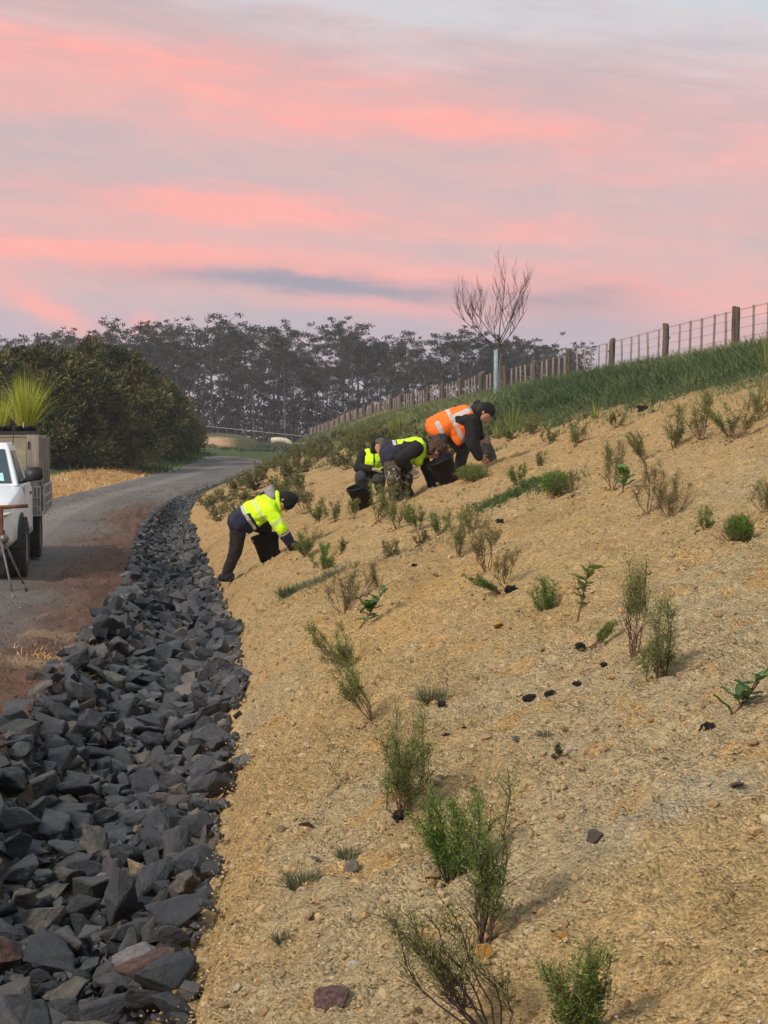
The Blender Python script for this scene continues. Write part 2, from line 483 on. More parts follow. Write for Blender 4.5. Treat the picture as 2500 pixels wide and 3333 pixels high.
def soil_colour(x, y):
    n = len(x); c = np.tile(np.array(TAN), (n, 1))
    f = smooth(.48, .72, fbm(x * .35, y * .22, 21, 3)); c = c * (1 - f[:, None]) + np.array(OCH) * f[:, None]
    far = smooth(9, 24, y) * .75; c = c * (1 - far[:, None]) + np.array((.490, .318, .144)) * far[:, None]
    f = smooth(.52, .72, fbm(x * .8 + 9, y * .5, 23, 4)) * .75 * (1 - smooth(8, 16, y)); c = c * (1 - f[:, None]) + np.array(GREYT) * f[:, None]
    f = smooth(.56, .74, fbm(x * 1.7, y * 1.2 + 4, 25, 4)) * .7; c = c * (1 - f[:, None]) + np.array(BRN) * f[:, None]
    f = smooth(.66, .74, fbm(x * 6.3, y * 5.1 + 4, 27, 3)) * .6; c = c * (1 - f[:, None]) + np.array((.53, .31, .10)) * f[:, None]
    # pale grey-green gravel that has slid down the bank
    p = atd(1500, 1730); q = atd(1330, 1830); d = np.array([(p - q).x, (p - q).y]); L = np.linalg.norm(d); d /= L
    t = ((x - q.x) * d[0] + (y - q.y) * d[1]); w = (x - q.x) * -d[1] + (y - q.y) * d[0]
    f = smooth(-.15, .25, t) * (1 - smooth(L * 1.2, L * 1.9, t)) * np.exp(-((w + .1 * (fbm(x * 3, y * 3, 29, 3) - .5)) / .17) ** 2)
    f = np.clip(f * (-.1 + 1.5 * fbm(x * 6, y * 6, 31, 4)), 0, .8); c = c * (1 - f[:, None]) + np.array((.40, .39, .30)) * f[:, None]
    c *= (.86 + .28 * fbm(x * 14, y * 14, 33, 2))[:, None]
    return c


M_soil = mat_ground('loose_tan_soil', bump=1.0, fine=150, coarse=30, var=.40, crumb=.30)


def build_embankment():
    R = rows(2.2, 188, .0048, -10); nc = 300
    q = np.linspace(0, 1, nc) ** 1.5
    Y = np.repeat(R[:, None], nc, 1)
    S = (xf(R) - xr(R)); smax = np.minimum(np.maximum(S * 1.35, 4), 5 + .62 * np.maximum(R, 0))
    Xg = xr(R)[:, None] - .10 + q[None] * (smax[:, None] + .1)
    x, y = Xg.ravel(), Y.ravel()
    z = H(x, y) + disp(x, y)
    edge = smooth(-.06, .10, x - xr(y)); z = z - .08 * (1 - edge)
    c = soil_colour(x, y)
    lq = lat(x, y); g = smooth(-.05, .06, lq - qgrass(y) + .10 * (fbm(x * .7, y * .5, 41, 3) - .5))
    # thin soil and thatch under the long grass and the far planting
    c = c * (1 - g[:, None]) + np.array((.075, .085, .032)) * g[:, None]
    f = smooth(30, 48, y) * .38; c = c * (1 - f[:, None]) + np.array((.24, .185, .075)) * f[:, None]
    m = mesh_np('embankment', np.stack([x, y, z], 1), grid_faces(len(R), nc), col=c, smooth_shade=True)
    return struct(part('embankment', m, None, M_soil))


embankment = build_embankment()

M_ditch = mat_ground('ditch_fines', bump=1.0, fine=60, coarse=12, var=.4)


def build_ditch():
    R = rows(2.2, 62, .009, -10); nc = 34; q = np.linspace(0, 1, nc)
    l = xl(R) - .12; r = xr(R) + .16
    Xg = l[:, None] + q[None] * (r - l)[:, None]; Y = np.repeat(R[:, None], nc, 1); x, y = Xg.ravel(), Y.ravel()
    z = H(x, y) + disp(x, y) * .8 - .03 - .12 * smooth(-.06, .05, x - xr(y))
    c = np.tile(np.array((.050, .042, .034)), (len(x), 1))
    f = smooth(.50, .62, fbm(x * 1.3, y * .8, 51, 3)) * .9 * np.exp(-((y - 11.2) / 2.2) ** 2); c = c * (1 - f[:, None]) + np.array(OCH) * f[:, None]
    f = smooth(-.25, .02, x - xr(y)); c = c * (1 - f[:, None]) + np.array(TAN) * f[:, None]
    m = mesh_np('ditch', np.stack([x, y, z], 1), grid_faces(len(R), nc), col=c, smooth_shade=True)
    return struct(part('ditch', m, None, M_ditch))


ditch = build_ditch()

M_road = mat_ground('road_metal', bump=.8, fine=75, coarse=9, var=.30)


def build_road():
    """gravel track: along the ditch, then a bend to the left round the hedge"""
    R = rows(2.2, 78, .010, -10)
    st = []
    for y in R: st.append((float(xe(y)), float(xl(y)) + .06, y, y))
    cx0 = float(xe(78)); w = float(xl(78)) + .06 - cx0
    rad = 30.0; cc = (cx0 - rad + w, 78.0)                              # arc centre left of the road
    for k in range(1, 61):
        a = k / 60 * math.radians(74)
        ri, ro = rad - w, rad * (1 + .0 * k)
        st.append((cc[0] + ri * math.cos(a), cc[0] + ro * math.cos(a), cc[1] + ri * math.sin(a), cc[1] + ro * math.sin(a)))
    a = math.radians(74); dx, dy = -math.sin(a), math.cos(a); last = st[-1]
    for k in range(1, 30): st.append((last[0] + dx * k * 2.2, last[1] + dx * k * 2.2, last[2] + dy * k * 2.2, last[3] + dy * k * 2.2))
    st = np.array(st); nc = 90; q = np.linspace(0, 1, nc)
    x = (st[:, 0][:, None] * (1 - q) + st[:, 1][:, None] * q).ravel(); y = (st[:, 2][:, None] * (1 - q) + st[:, 3][:, None] * q).ravel()
    qq = np.tile(q, len(st)); ww = np.repeat(np.hypot(st[:, 1] - st[:, 0], st[:, 3] - st[:, 2]), nc)
    near = 1 - smooth(74, 84, y)
    d = (1 - qq) * ww                                                    # metres from the right edge
    rut = .02 * np.cos(d * 2 * PI / 1.65) * (d > .9)
    edge = 1 - smooth(.0, .12, d)
    z = H(x, y) + .02 + rut * .5 + .02 * (fbm(x * 2.5, y * 2.5, 61, 3) - .5) + near * (disp(x, y) * (.25 + 1.15 * (1 - smooth(.3, 1.6, d)))) - .05 * edge
    grey = np.array((.150, .138, .126)); red = np.array((.135, .076, .052))
    f = (1 - smooth(.35, 1.55, d + 1.0 * (fbm(x * .9, y * .5, 63, 3) - .5))) * (1 - smooth(34, 44, y)); f = f[:, None]
    c = grey * (1 - f) + red * f
    t = (smooth(.5, .8, np.cos((d - .4) * 2 * PI / 1.65) * .5 + .5) * .45 * smooth(1.2, 1.8, d))[:, None]; c = c * (1 - t) + np.array((.25, .23, .205)) * t
    f = smooth(.60, .70, fbm(x * 1.9, y * 1.3, 65, 3)) * smooth(9, 11, y) * (1 - smooth(14.5, 16, y)) * (1 - smooth(.25, .8, d + .8 * (fbm(x * 5, y * 4, 69, 3) - .5))) * .5; f = f[:, None]; c = c * (1 - f) + np.array((.38, .27, .15)) * f
    c = c * (.8 + .4 * fbm(x * 1.2, y * .35, 67, 3))[:, None]
    m = mesh_np('road', np.stack([x, y, z], 1), grid_faces(len(st), nc), col=c, smooth_shade=True)
    return struct(part('road', m, None, M_road))


road = build_road()


def build_verge():
    R = rows(2.2, 100, .012, -10); nc = 40; q = np.linspace(0, 1, nc)
    l = xe(R) - 9; r = xe(R) + .12; Xg = l[:, None] + q[None] * (r - l)[:, None]; Y = np.repeat(R[:, None], nc, 1); x, y = Xg.ravel(), Y.ravel()
    z = H(x, y) + disp(x, y) * 1.6 - .015
    d = xe(y) - x
    straw = np.array((.53, .315, .125)); grass = np.array((.075, .10, .035))
    f = np.clip(smooth(1.9, 2.6, d + 1.0 * (fbm(x * .6, y * .4, 71, 3) - .5)) + (1 - smooth(30, 36, y)) + smooth(70, 74, y + 6 * fbm(x, y, 72, 2)), 0, 1)[:, None]
    c = straw * (1 - f) + grass * f
    c = c * (.7 + .6 * fbm(x * 5, y * 5, 73, 3))[:, None]
    m = mesh_np('verge', np.stack([x, y, z], 1), grid_faces(len(R), nc), col=c, smooth_shade=True)
    return struct(part('verge', m, None, M_soil))


verge = build_verge()

M_field = mat_ground('rough_pasture', bump=.5, fine=9, coarse=2.0, var=.3)


def build_ground():
    ax = np.concatenate([np.linspace(-460, -80, 30), np.linspace(-76, 60, 110), np.linspace(66, 460, 30)])
    ay = np.concatenate([np.linspace(-120, -14, 12), np.linspace(-12, 240, 150), np.linspace(246, 460, 24)])
    Xg, Y = np.meshgrid(ax, ay); x, y = Xg.ravel(), Y.ravel()
    ins = (y < 190) & (y > -13) & (x > xe(y) - 8) & (x < xf(y) + .25 * np.maximum(xf(y) - xr(y), 3))
    ins2 = ins & ~((y > 101) & (x < xl(y)))
    far = smooth(150, 260, y) * smooth(-1e3, 1e3, x)
    z = H(x, y) - .06 - .9 * (ins2 & (y < 182)) + .12 * (fbm(x * .06, y * .06, 81, 3) - .5)
    c = lerp3((.060, .075, .028), (.15, .13, .055), smooth(.35, .65, fbm(x * .1, y * .1, 83, 3)))
    m = mesh_np('ground', np.stack([x, y, z], 1), grid_faces(len(ay), len(ax)), col=c, smooth_shade=True)
    return struct(part('ground', m, None, M_field))


ground = build_ground()
def hg(x, y): return float(H(x, y)) - .06


# ------------------------------------------------------------------ rocks of the ditch
def rock_mesh(seed, fine=True):
    rg = random.Random(seed); bm = bmesh.new()
    sx, sy, sz = 1, rg.uniform(.60, .95), rg.uniform(.42, .76)
    for _ in range(rg.randint(10, 14)):
        v = Vector((rg.gauss(0, 1), rg.gauss(0, 1), rg.gauss(0, 1))).normalized()
        k = .5 * rg.uniform(.8, 1.1)
        # pull towards a box, so that broken faces are flat and edges sharp
        mxa = max(abs(v.x), abs(v.y), abs(v.z)); v = v * (.55 + .45 / mxa * .8)
        bm.verts.new((v.x * k * sx, v.y * k * sy, v.z * k * sz))
    r = bmesh.ops.convex_hull(bm, input=bm.verts)
    bmesh.ops.delete(bm, geom=[g for g in r['geom_interior'] if isinstance(g, bmesh.types.BMVert)] , context='VERTS')
    bmesh.ops.dissolve_limit(bm, angle_limit=math.radians(14), verts=bm.verts, edges=bm.edges)
    if fine:
        bmesh.ops.bevel(bm, geom=list(bm.edges), offset=.022, segments=1, affect='EDGES')
        bmesh.ops.triangulate(bm, faces=bm.faces)
        bmesh.ops.subdivide_edges(bm, edges=[e for e in bm.edges if e.calc_length() > .16], cuts=1)
        bmesh.ops.triangulate(bm, faces=bm.faces)
        bmesh.ops.subdivide_edges(bm, edges=[e for e in bm.edges if e.calc_length() > .11], cuts=1)
        bmesh.ops.triangulate(bm, faces=bm.faces)
        for v in bm.verts:
            n = mnoise.noise_vector(v.co * 5.0 + Vector((seed * 3.1, 0, 0))) * .030 + mnoise.noise_vector(v.co * 12 + Vector((0, seed, 0))) * .016
            v.co += n
    bmesh.ops.triangulate(bm, faces=bm.faces)
    m = bpy.data.meshes.new('rock'); bm.to_mesh(m); bm.free()
    return m


ROCK_STOPS = [(0, (.011, .013, .016)), (.32, (.024, .027, .032)), (.60, (.045, .048, .053)), (.78, (.052, .050, .049)), (.92, (.080, .072, .060)), (1, (.12, .104, .080))]
def mat_rock(name, attr):
    m = mat_tint(name, ROCK_STOPS, rough=.55, spec=.5, attr=attr, bump=1.0, bscale=11, nscale=5.0, nvar=.8)
    nt = m.node_tree; X.nt = nt; b = nt.nodes['Principled BSDF']; src = b.inputs['Base Color'].links[0].from_socket      # dust and silt, with the brighter lit tops of the rocks painted in
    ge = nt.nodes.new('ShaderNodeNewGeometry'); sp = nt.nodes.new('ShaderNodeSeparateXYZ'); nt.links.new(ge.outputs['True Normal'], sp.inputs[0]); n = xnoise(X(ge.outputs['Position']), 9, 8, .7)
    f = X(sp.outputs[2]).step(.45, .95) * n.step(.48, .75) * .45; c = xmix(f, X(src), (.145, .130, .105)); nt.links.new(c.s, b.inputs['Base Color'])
    return m


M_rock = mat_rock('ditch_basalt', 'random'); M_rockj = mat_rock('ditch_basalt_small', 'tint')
M_redrock = mat('red_brown_rock', (.085, .048, .040), .7, .3, 9, .7, 22)
M_palerock = mat('pale_mauve_rock', (.15, .135, .135), .65, .25, 9, .6, 22)
M_tanrock = mat('tan_sandstone', (.20, .155, .10), .85, .3, 9, .7, 26)

rock_vars = [rock_mesh(100 + i) for i in range(16)]; rock_low = [rock_mesh(300 + i, False) for i in range(12)]
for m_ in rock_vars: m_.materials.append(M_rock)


def place_rocks():
    pts = []                                                # (x, y, size)
    def ok(x, y, s, f):
        for (a, b, c) in cell.get((int(x / .5), int(y / .5)), []):
            if (a - x) ** 2 + (b - y) ** 2 < (f * (s + c)) ** 2: return False
        return True
    cell = {}
    def put(x, y, s):
        pts.append((x, y, s))
        for i in (-1, 0, 1):
            for j in (-1, 0, 1): cell.setdefault((int(x / .5) + i, int(y / .5) + j), []).append((x, y, s))
    special = []
    for (u, v, s, mt, rot, dims) in [(173, 930, .30, M_rock, .4, (1, .85, .6)), (146.5, 968, .20, M_redrock, .1, (1.15, .7, .75)), (137, 948, .19, M_palerock, .2, (1.1, .75, .6)), (30, 1000, .34, M_rock, 1.0, (1, .8, .9)), (118, 872, .26, M_rock, 1.3, (.8, .7, 1.5)), (48, 905, .26, M_rock, 2.2, (1.1, .8, .9)), (170, 1003, .22, M_rock, .2, (1.2, .8, .8)), (95, 985, .24, M_rock, .6, (1.1, .9, .8))]:
        p = ray(u, v, 1.0); d = (CAMZ + .12) / (CAMZ - p.z); x, y = p.x * d, d
        special.append((x, y, s, mt, rot, dims)); put(x, y, s)
    rg = random.Random(5)
    for tries, lo, hi, f, y0, y1 in ((2200, .20, .32, .36, 3.2, 20), (14000, .12, .21, .29, 3.2, 34), (22000, .07, .13, .29, 3.2, 45)):
        for _ in range(tries):
            y = y0 + (y1 - y0) * rg.random() ** 1.25; s = rg.uniform(lo, hi)
            l, r = float(xl(y)), float(xr(y)); q = rg.uniform(-.06, 1.20); x = l + (r - l) * q
            if q > .97 + .20 * (float(fbm(y * 1.7, 3.3, 57, 3)) - .5) - .25 * s: continue
            if 10.4 < y < 12.4 and abs(q - .45) < .10 and s > .12 and rg.random() < .75: continue     # sandy gaps
            if ok(x, y, s, f): put(x, y, s)
    rest = []
    order = sorted(range(len(pts)), key=lambda i: -pts[i][2] / pts[i][1])
    vis = [i for i in order if pts[i][1] > 3.9 and abs(pts[i][0] / pts[i][1]) < .27]
    big = set(vis[:300]); k = 0
    for i, (x, y, s) in enumerate(pts):
        lift = s * rg.uniform(-.02, .16)
        z = float(H(x, y)) + lift + (.03 if s > .18 else .0)
        e = (rg.gauss(0, .38), rg.gauss(0, .38), rg.uniform(0, 2 * PI))
        if i < len(special):
            _, _, s, mt, rot, dims = special[i]
            mm = rock_vars[i % 16]
            o = part('rock', mm, ditch, None, (x, y, z + .05)); o.rotation_euler = (.15, -.25, rot); o.scale = tuple(s * 1.15 * d for d in dims)
            if mt is not M_rock: o.material_slots[0].link = 'OBJECT'; o.material_slots[0].material = mt
            continue
        if i in big:
            o = part('rock', rock_vars[rg.randrange(16)], ditch, None, (x, y, z)); o.rotation_euler = e
            o.scale = (s * rg.uniform(1.05, 1.35), s * rg.uniform(.95, 1.2), s * rg.uniform(.8, 1.15)); k += 1
            if rg.random() < .006:
                o.material_slots[0].link = 'OBJECT'; o.material_slots[0].material = M_tanrock if rg.random() < .6 else M_redrock
        else:
            rest.append((x, y, z, s * 1.25, e, rg.random()))
    # below and beyond the nearest ones: small stones and far rocks in one bed
    for _ in range(2600):
        y = 3.2 + 17 * rg.random(); q = rg.uniform(-.04, .97); x = float(xl(y)) * (1 - q) + float(xr(y)) * q
        rest.append((x, y, float(H(x, y)) + .0, rg.uniform(.05, .09), (rg.random() * 3, rg.random() * 3, rg.random() * 6), rg.random() ** .7))
    V, Fc, T = [], [], []; o_ = 0
    low = []
    for m in rock_low:
        v = np.empty(len(m.vertices) * 3); m.vertices.foreach_get('co', v); f = np.array([p.vertices[:] for p in m.polygons]); low.append((v.reshape(-1, 3), f))
    from mathutils import Euler
    for (x, y, z, s, e, t) in rest:
        v, f = low[rg.randrange(12)]; Rm = np.array(Euler(e).to_matrix())
        vv = (v * np.array((s, s * rg.uniform(.85, 1.1), s * rg.uniform(.75, 1.2)))) @ Rm.T + np.array((x, y, z))
        V.append(vv); Fc.append(f + o_); T.append(np.full(len(v), t)); o_ += len(v)
    m = mesh_np('rock_bed', np.concatenate(V), np.concatenate(Fc), tint=np.concatenate(T)); 
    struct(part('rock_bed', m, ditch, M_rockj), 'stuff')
    return len(big), len(rest)


print('ROCKS', place_rocks())


# ------------------------------------------------------------------ loose gravel and clods
def pebble_field(name, n, gen, size, stops, ico=False, parent=None, rough=.9):
    """many small angular stones joined in one mesh"""
    bm = bmesh.new()
    if ico: bmesh.ops.create_icosphere(bm, subdivisions=1, radius=.5)
    else:
        vs = [bm.verts.new(p) for p in ((.5, 0, 0), (-.5, 0, 0), (0, .5, 0), (0, -.5, 0), (0, 0, .55), (0, 0, -.5))]
        for t in ((0, 2, 4), (2, 1, 4), (1, 3, 4), (3, 0, 4), (2, 0, 5), (1, 2, 5), (3, 1, 5), (0, 3, 5)): bm.faces.new([vs[i] for i in t])
        bm.verts.index_update()
    bv = np.array([v.co[:] for v in bm.verts]); bf = np.array([[v.index for v in f.verts] for f in bm.faces]); bm.free()
    x, y, z = gen(n); n = len(x); nv = len(bv); rg = np.random.default_rng(n)
    s = size(y, rg)
    J = bv[None] * (1 + rg.uniform(-.38, .38, (n, nv, 3)))
    J *= np.stack([np.ones(n), rg.uniform(.6, 1, n), rg.uniform(.4, .8, n)], 1)[:, None]
    a = rg.uniform(0, 2 * PI, n); b = rg.normal(0, .4, n)
    ca, sa, cb, sb = np.cos(a)[:, None], np.sin(a)[:, None], np.cos(b)[:, None], np.sin(b)[:, None]
    X_ = J[..., 0] * cb + J[..., 2] * sb; Z_ = -J[..., 0] * sb + J[..., 2] * cb; Y_ = J[..., 1]
    P = np.stack([X_ * ca - Y_ * sa, X_ * sa + Y_ * ca, Z_], -1) * s[:, None, None] + np.stack([x, y, z + s * .12], 1)[:, None]
    Fc = (bf[None] + (np.arange(n) * nv)[:, None, None]).reshape(-1, 3)
    t = np.repeat(rg.random(n), nv)
    m = mesh_np(name, P.reshape(-1, 3), Fc, tint=t)
    mt = mat_tint(name + '_stone', stops, rough=rough, spec=.15, bump=.5, bscale=60)
    return struct(part(name, m, parent, mt), 'stuff')


def gen_slope(y0, y1, pw, qmax=1.0):
    def g(n):
        rg = np.random.default_rng(n + 1)
        y = y0 * (y1 / y0) ** (rg.random(n) ** pw)
        x = xr(y) + .02 + (np.minimum(.29 * y + .8 - xr(y), 9.0)) * rg.random(n)
        k = (lat(x, y) < qgrass(y) + .03) & (fbm(x * 1.4, y * 1.4, 91, 3) + .25 * rg.random(n) > .46); x, y = x[k], y[k]
        return x, y, H(x, y) + disp(x, y)
    return g


SOILST = [(0, (.22, .150, .080)), (.25, (.36, .245, .125)), (.60, (.44, .305, .155)), (.85, (.48, .35, .19)), (.95, (.52, .44, .30)), (.97, (.50, .27, .09)), (1, (.60, .56, .46))]
pebble_field('soil_crumbs', 44000, gen_slope(3.0, 30, 1.0), lambda y, r: (.004 + .009 * r.random(len(y)) ** 2.5) * (1 + y * .085), SOILST)
pebble_field('soil_clods', 4200, gen_slope(3.0, 24, .9), lambda y, r: (.012 + .032 * r.random(len(y)) ** 3) * (1 + y * .022), [(0, (.20, .135, .075)), (.3, (.34, .235, .12)), (.7, (.44, .305, .15)), (.85, (.46, .37, .23)), (.95, (.52, .29, .10)), (1, (.36, .34, .27))], ico=True)


def gen_near(n):
    rg = np.random.default_rng(17); y = 2.9 * (9.5 / 2.9) ** rg.random(n); x = xr(y) - .06 + (.285 * y + .15 - xr(y)) * rg.random(n)
    return x, y, H(x, y) + disp(x, y)


pebble_field('soil_grit', 30000, gen_near, lambda y, r: (.0045 + .010 * r.random(len(y)) ** 3) * (.7 + y * .09), SOILST)


def gen_road(n):
    rg = np.random.default_rng(5); y = 9.0 * 6.0 ** (rg.random(n)); d = 3.4 * rg.random(n) ** 1.6 ; x = xl(y) + .05 - d
    return x, y, H(x, y) + .02 + disp(x, y) * (.25 + 1.15 * (1 - smooth(.3, 1.6, d)))


pebble_field('road_gravel', 11000, gen_road, lambda y, r: (.006 + .016 * r.random(len(y)) ** 3) * (1 + y * .03), [(0, (.07, .04, .03)), (.4, (.13, .07, .05)), (.65, (.13, .12, .11)), (.85, (.20, .19, .17)), (1, (.34, .27, .20))])


def gen_spill(n):
    """soil that has trickled between the rocks along the foot of the slope"""
    rg = np.random.default_rng(8); y = 3.4 * 6 ** rg.random(n); x = xr(y) + .14 - .40 * rg.random(n) ** 2.4
    return x, y, H(x, y) + .01 + .05 * rg.random(n)


pebble_field('spilled_soil', 2600, gen_spill, lambda y, r: .005 + .013 * r.random(len(y)) ** 3, SOILST)

# ------------------------------------------------------------------ leaf and blade meshes
def norm(a): return a / np.maximum(np.linalg.norm(a, axis=-1, keepdims=True), 1e-9)


def leaf_arrays(P, Dr, L, W, rg):
    """slim diamond leaves: base, two sides, tip"""
    n = len(P); Dr = norm(Dr); r = norm(rg.normal(size=(n, 3))); S = norm(np.cross(Dr, r))
    L = L[:, None]; W = W[:, None]; mid = P + Dr * L * .45
    V = np.stack([P, mid + S * W * .5, P + Dr * L, mid - S * W * .5], 1).reshape(-1, 3)
    Fc = np.arange(4 * n).reshape(n, 4)
    return V, Fc


def blade_arrays(P, top, bend, W, rg):
    """grass blades: base pair, middle pair, tip; bend pulls the tip over"""
    n = len(P); S = norm(np.cross(top, rg.normal(size=(n, 3)))); W = W[:, None]
    mid = P + top * .55 + bend * .25; tip = P + top + bend
    V = np.stack([P - S * W * .5, P + S * W * .5, mid + S * W * .38, mid - S * W * .38, tip], 1).reshape(-1, 3)
    b = (np.arange(n) * 5)[:, None]
    Fc = np.concatenate([b + np.array([[0, 1, 2]]), b + np.array([[0, 2, 3]]), b + np.array([[3, 2, 4]])])
    return V, Fc


def tubes_arrays(paths, radii, n=4):
    """thin tapered twigs; paths (k, m, 3), radii (k, m)"""
    V, Fc = [], []; o = 0
    for p, r in zip(paths, radii):
        p = np.asarray(p, float); m = len(p); d = norm(np.gradient(p, axis=0)); u = norm(np.cross(d, np.array([.31, .77, .55]))); w = np.cross(d, u)
        a = np.arange(n) * 2 * PI / n
        ring = p[:, None] + (u[:, None] * np.cos(a)[None, :, None] + w[:, None] * np.sin(a)[None, :, None]) * np.asarray(r)[:, None, None]
        V.append(ring.reshape(-1, 3))
        i = (np.arange(m - 1) * n)[:, None] + np.arange(n)[None]; j = (np.arange(m - 1) * n)[:, None] + (np.arange(n)[None] + 1) % n
        Fc.append(np.stack([i, j, j + n, i + n], -1).reshape(-1, 4) + o); o += m * n
    return np.concatenate(V), np.concatenate(Fc)


GREENS = {
    'olive': [(0, (.100, .105, .032)), (.5, (.190, .195, .062)), (1, (.31, .30, .105))],
    'green': [(0, (.068, .100, .024)), (.5, (.150, .200, .050)), (1, (.27, .32, .090))],
    'bright': [(0, (.056, .100, .016)), (.5, (.120, .205, .032)), (1, (.22, .32, .060))],
    'brown': [(0, (.100, .090, .036)), (.5, (.180, .165, .062)), (1, (.27, .25, .10))],
    'dusty': [(0, (.075, .080, .040)), (.5, (.125, .135, .065)), (1, (.19, .20, .10))],
}
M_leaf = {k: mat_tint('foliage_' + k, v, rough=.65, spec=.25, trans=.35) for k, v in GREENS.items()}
M_stem = mat('sapling_stem', (.13, .068, .042), .8, .35, 30)
M_stemd = mat('sapling_stem_dark', (.060, .034, .028), .8, .35, 30)
M_peat = mat('black_potting_mix', (.014, .011, .010), .95, .5, 40, .9, 90)


def shrub_arrays(seed, h, w, lean=(0, 0), stems=8, bare=.35, leaves=2400, wisps=0, leaf=(.014, .0035), top=1.0, curl=.25, ball=False):
    """multi-stemmed sapling: stems fan out from the root, fine leaves on short side twigs above the bare part"""
    rg = np.random.default_rng(seed); paths, radii = [], []; tw = []
    lean = np.array([lean[0], lean[1], 0.0])
    for i in range(stems):
        a = rg.uniform(0, 2 * PI); rr = w * .5 * math.sqrt(rg.random()) ; hh = h * (rg.uniform(.85, 1.08) if i % 2 == 0 else rg.uniform(.4, .9)) * (1.4 if i < wisps else 1); rr *= rg.uniform(.7, 1.5)
        tip = np.array([math.cos(a) * rr, math.sin(a) * rr, hh]) + lean * hh
        b0 = np.array([math.cos(a), math.sin(a), 0]) * .012 * (h / .4)
        t = np.linspace(0, 1, 7)[:, None]
        mid = b0 * (1 - t) + tip * t; bow = (np.array([math.cos(a), math.sin(a), 0]) * rg.uniform(-.3, .8) + rg.normal(0, .35, 3) * np.array([1, 1, 0])) * w * curl * np.sin(t * PI)
        p = mid + bow + rg.normal(0, .022 * h, (7, 3)) * np.sin(t * PI)
        paths.append(p); radii.append(np.linspace(.0042, .0014, 7) * (h / .42) ** .7)
        for _ in range(int(10 + 7 * rg.random())):
            s = rg.uniform(bare * .6, .98); k = min(int(s * 6), 5); q = p[k] + (p[k + 1] - p[k]) * (s * 6 - k)
            ax = norm((p[k + 1] - p[k])[None])[0]; side = norm((ax * .9 + norm(rg.normal(size=(1, 3)))[0] * .75)[None])[0]
            L = h * rg.uniform(.10, .34) * (1.15 - .6 * s); e = q + side * L + np.array([0, 0, .15 * L])
            mp = (q + e) / 2 + rg.normal(0, .01 * h, 3)
            paths.append(np.stack([q, mp, e])); radii.append(np.array([.0018, .0013, .0008]) * (h / .42) ** .7)
            tw.append((q, mp, e, s))
    V, Fc = tubes_arrays(paths, radii, 3)
    tws = [t for t in tw if t[3] > bare] + [(p[4], p[5], p[6], .9) for p in paths[:0]]
    stem_paths = [p for p in paths if len(p) == 7]
    segs = [(t[0], t[2]) for t in tws] + [(p[k], p[k + 1]) for p in stem_paths for k in range(max(1, int(bare * 6)), 6)]
    A = np.array([s[0] for s in segs]); B = np.array([s[1] for s in segs]); wt = np.linalg.norm(B - A, axis=1); idx = rg.choice(len(segs), leaves, p=wt / wt.sum())
    t = rg.random(leaves)[:, None]; P = A[idx] * (1 - t) + B[idx] * t + rg.normal(0, .011 * (h / .42) * 1.3, (leaves, 3))
    if ball:
        d = norm(rg.normal(size=(leaves, 3)))
        rad = (.75 + .35 * np.array([mnoise.noise(Vector(q) * 3.0 + Vector((seed, 0, 0))) for q in d])) * rg.random(leaves) ** .28
        P = np.array([0, 0, h * .48]) + d * rad[:, None] * np.array([w * .52, w * .52, h * .60])
    Dr = norm(B[idx] - A[idx]) * .7 + norm(rg.normal(size=(leaves, 3))) * .9 + np.array([0, 0, .25])
    L = leaf[0] * rg.uniform(.6, 1.5, leaves); W = leaf[1] * rg.uniform(.7, 1.4, leaves)
    LV, LF = leaf_arrays(P, Dr, L, W, rg)
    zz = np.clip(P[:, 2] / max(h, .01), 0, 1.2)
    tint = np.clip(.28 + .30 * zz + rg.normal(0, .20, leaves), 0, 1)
    return (V, Fc), (LV, LF, np.repeat(tint, 4))


SHRUBS = 'saplings planted on the bank'
SHRUB_BASES = []


def shrub(px, py, hpx, wpx, label, kind='green', lean=(0, 0), seed=0, name='sapling', dark=False, leafk=1.0, **kw):
    """px, py: root on the 1659-wide view; hpx, wpx: height and width there"""
    b = atd(px, py); k = b.y / F * D2; h, w = hpx * k, wpx * k
    lf = max(.0078, (.95 + .35 * min(1, max(0, (b.y - 9) / 6))) * b.y / F) * leafk; kw['leaves'] = int(kw.get('leaves', 1000) * 1.9)
    kw.setdefault('leaf', (lf * 1.6, lf * .40))
    SHRUB_BASES.append(b)
    st, fo = shrub_arrays(1000 + seed, h, w, lean, **kw)
    t = thing(name, label, 'shrub', b, SHRUBS)
    part('stems', mesh_np('stems', *st), t, M_stemd if dark else M_stem)
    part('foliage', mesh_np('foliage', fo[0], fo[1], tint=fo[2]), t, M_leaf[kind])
    return t


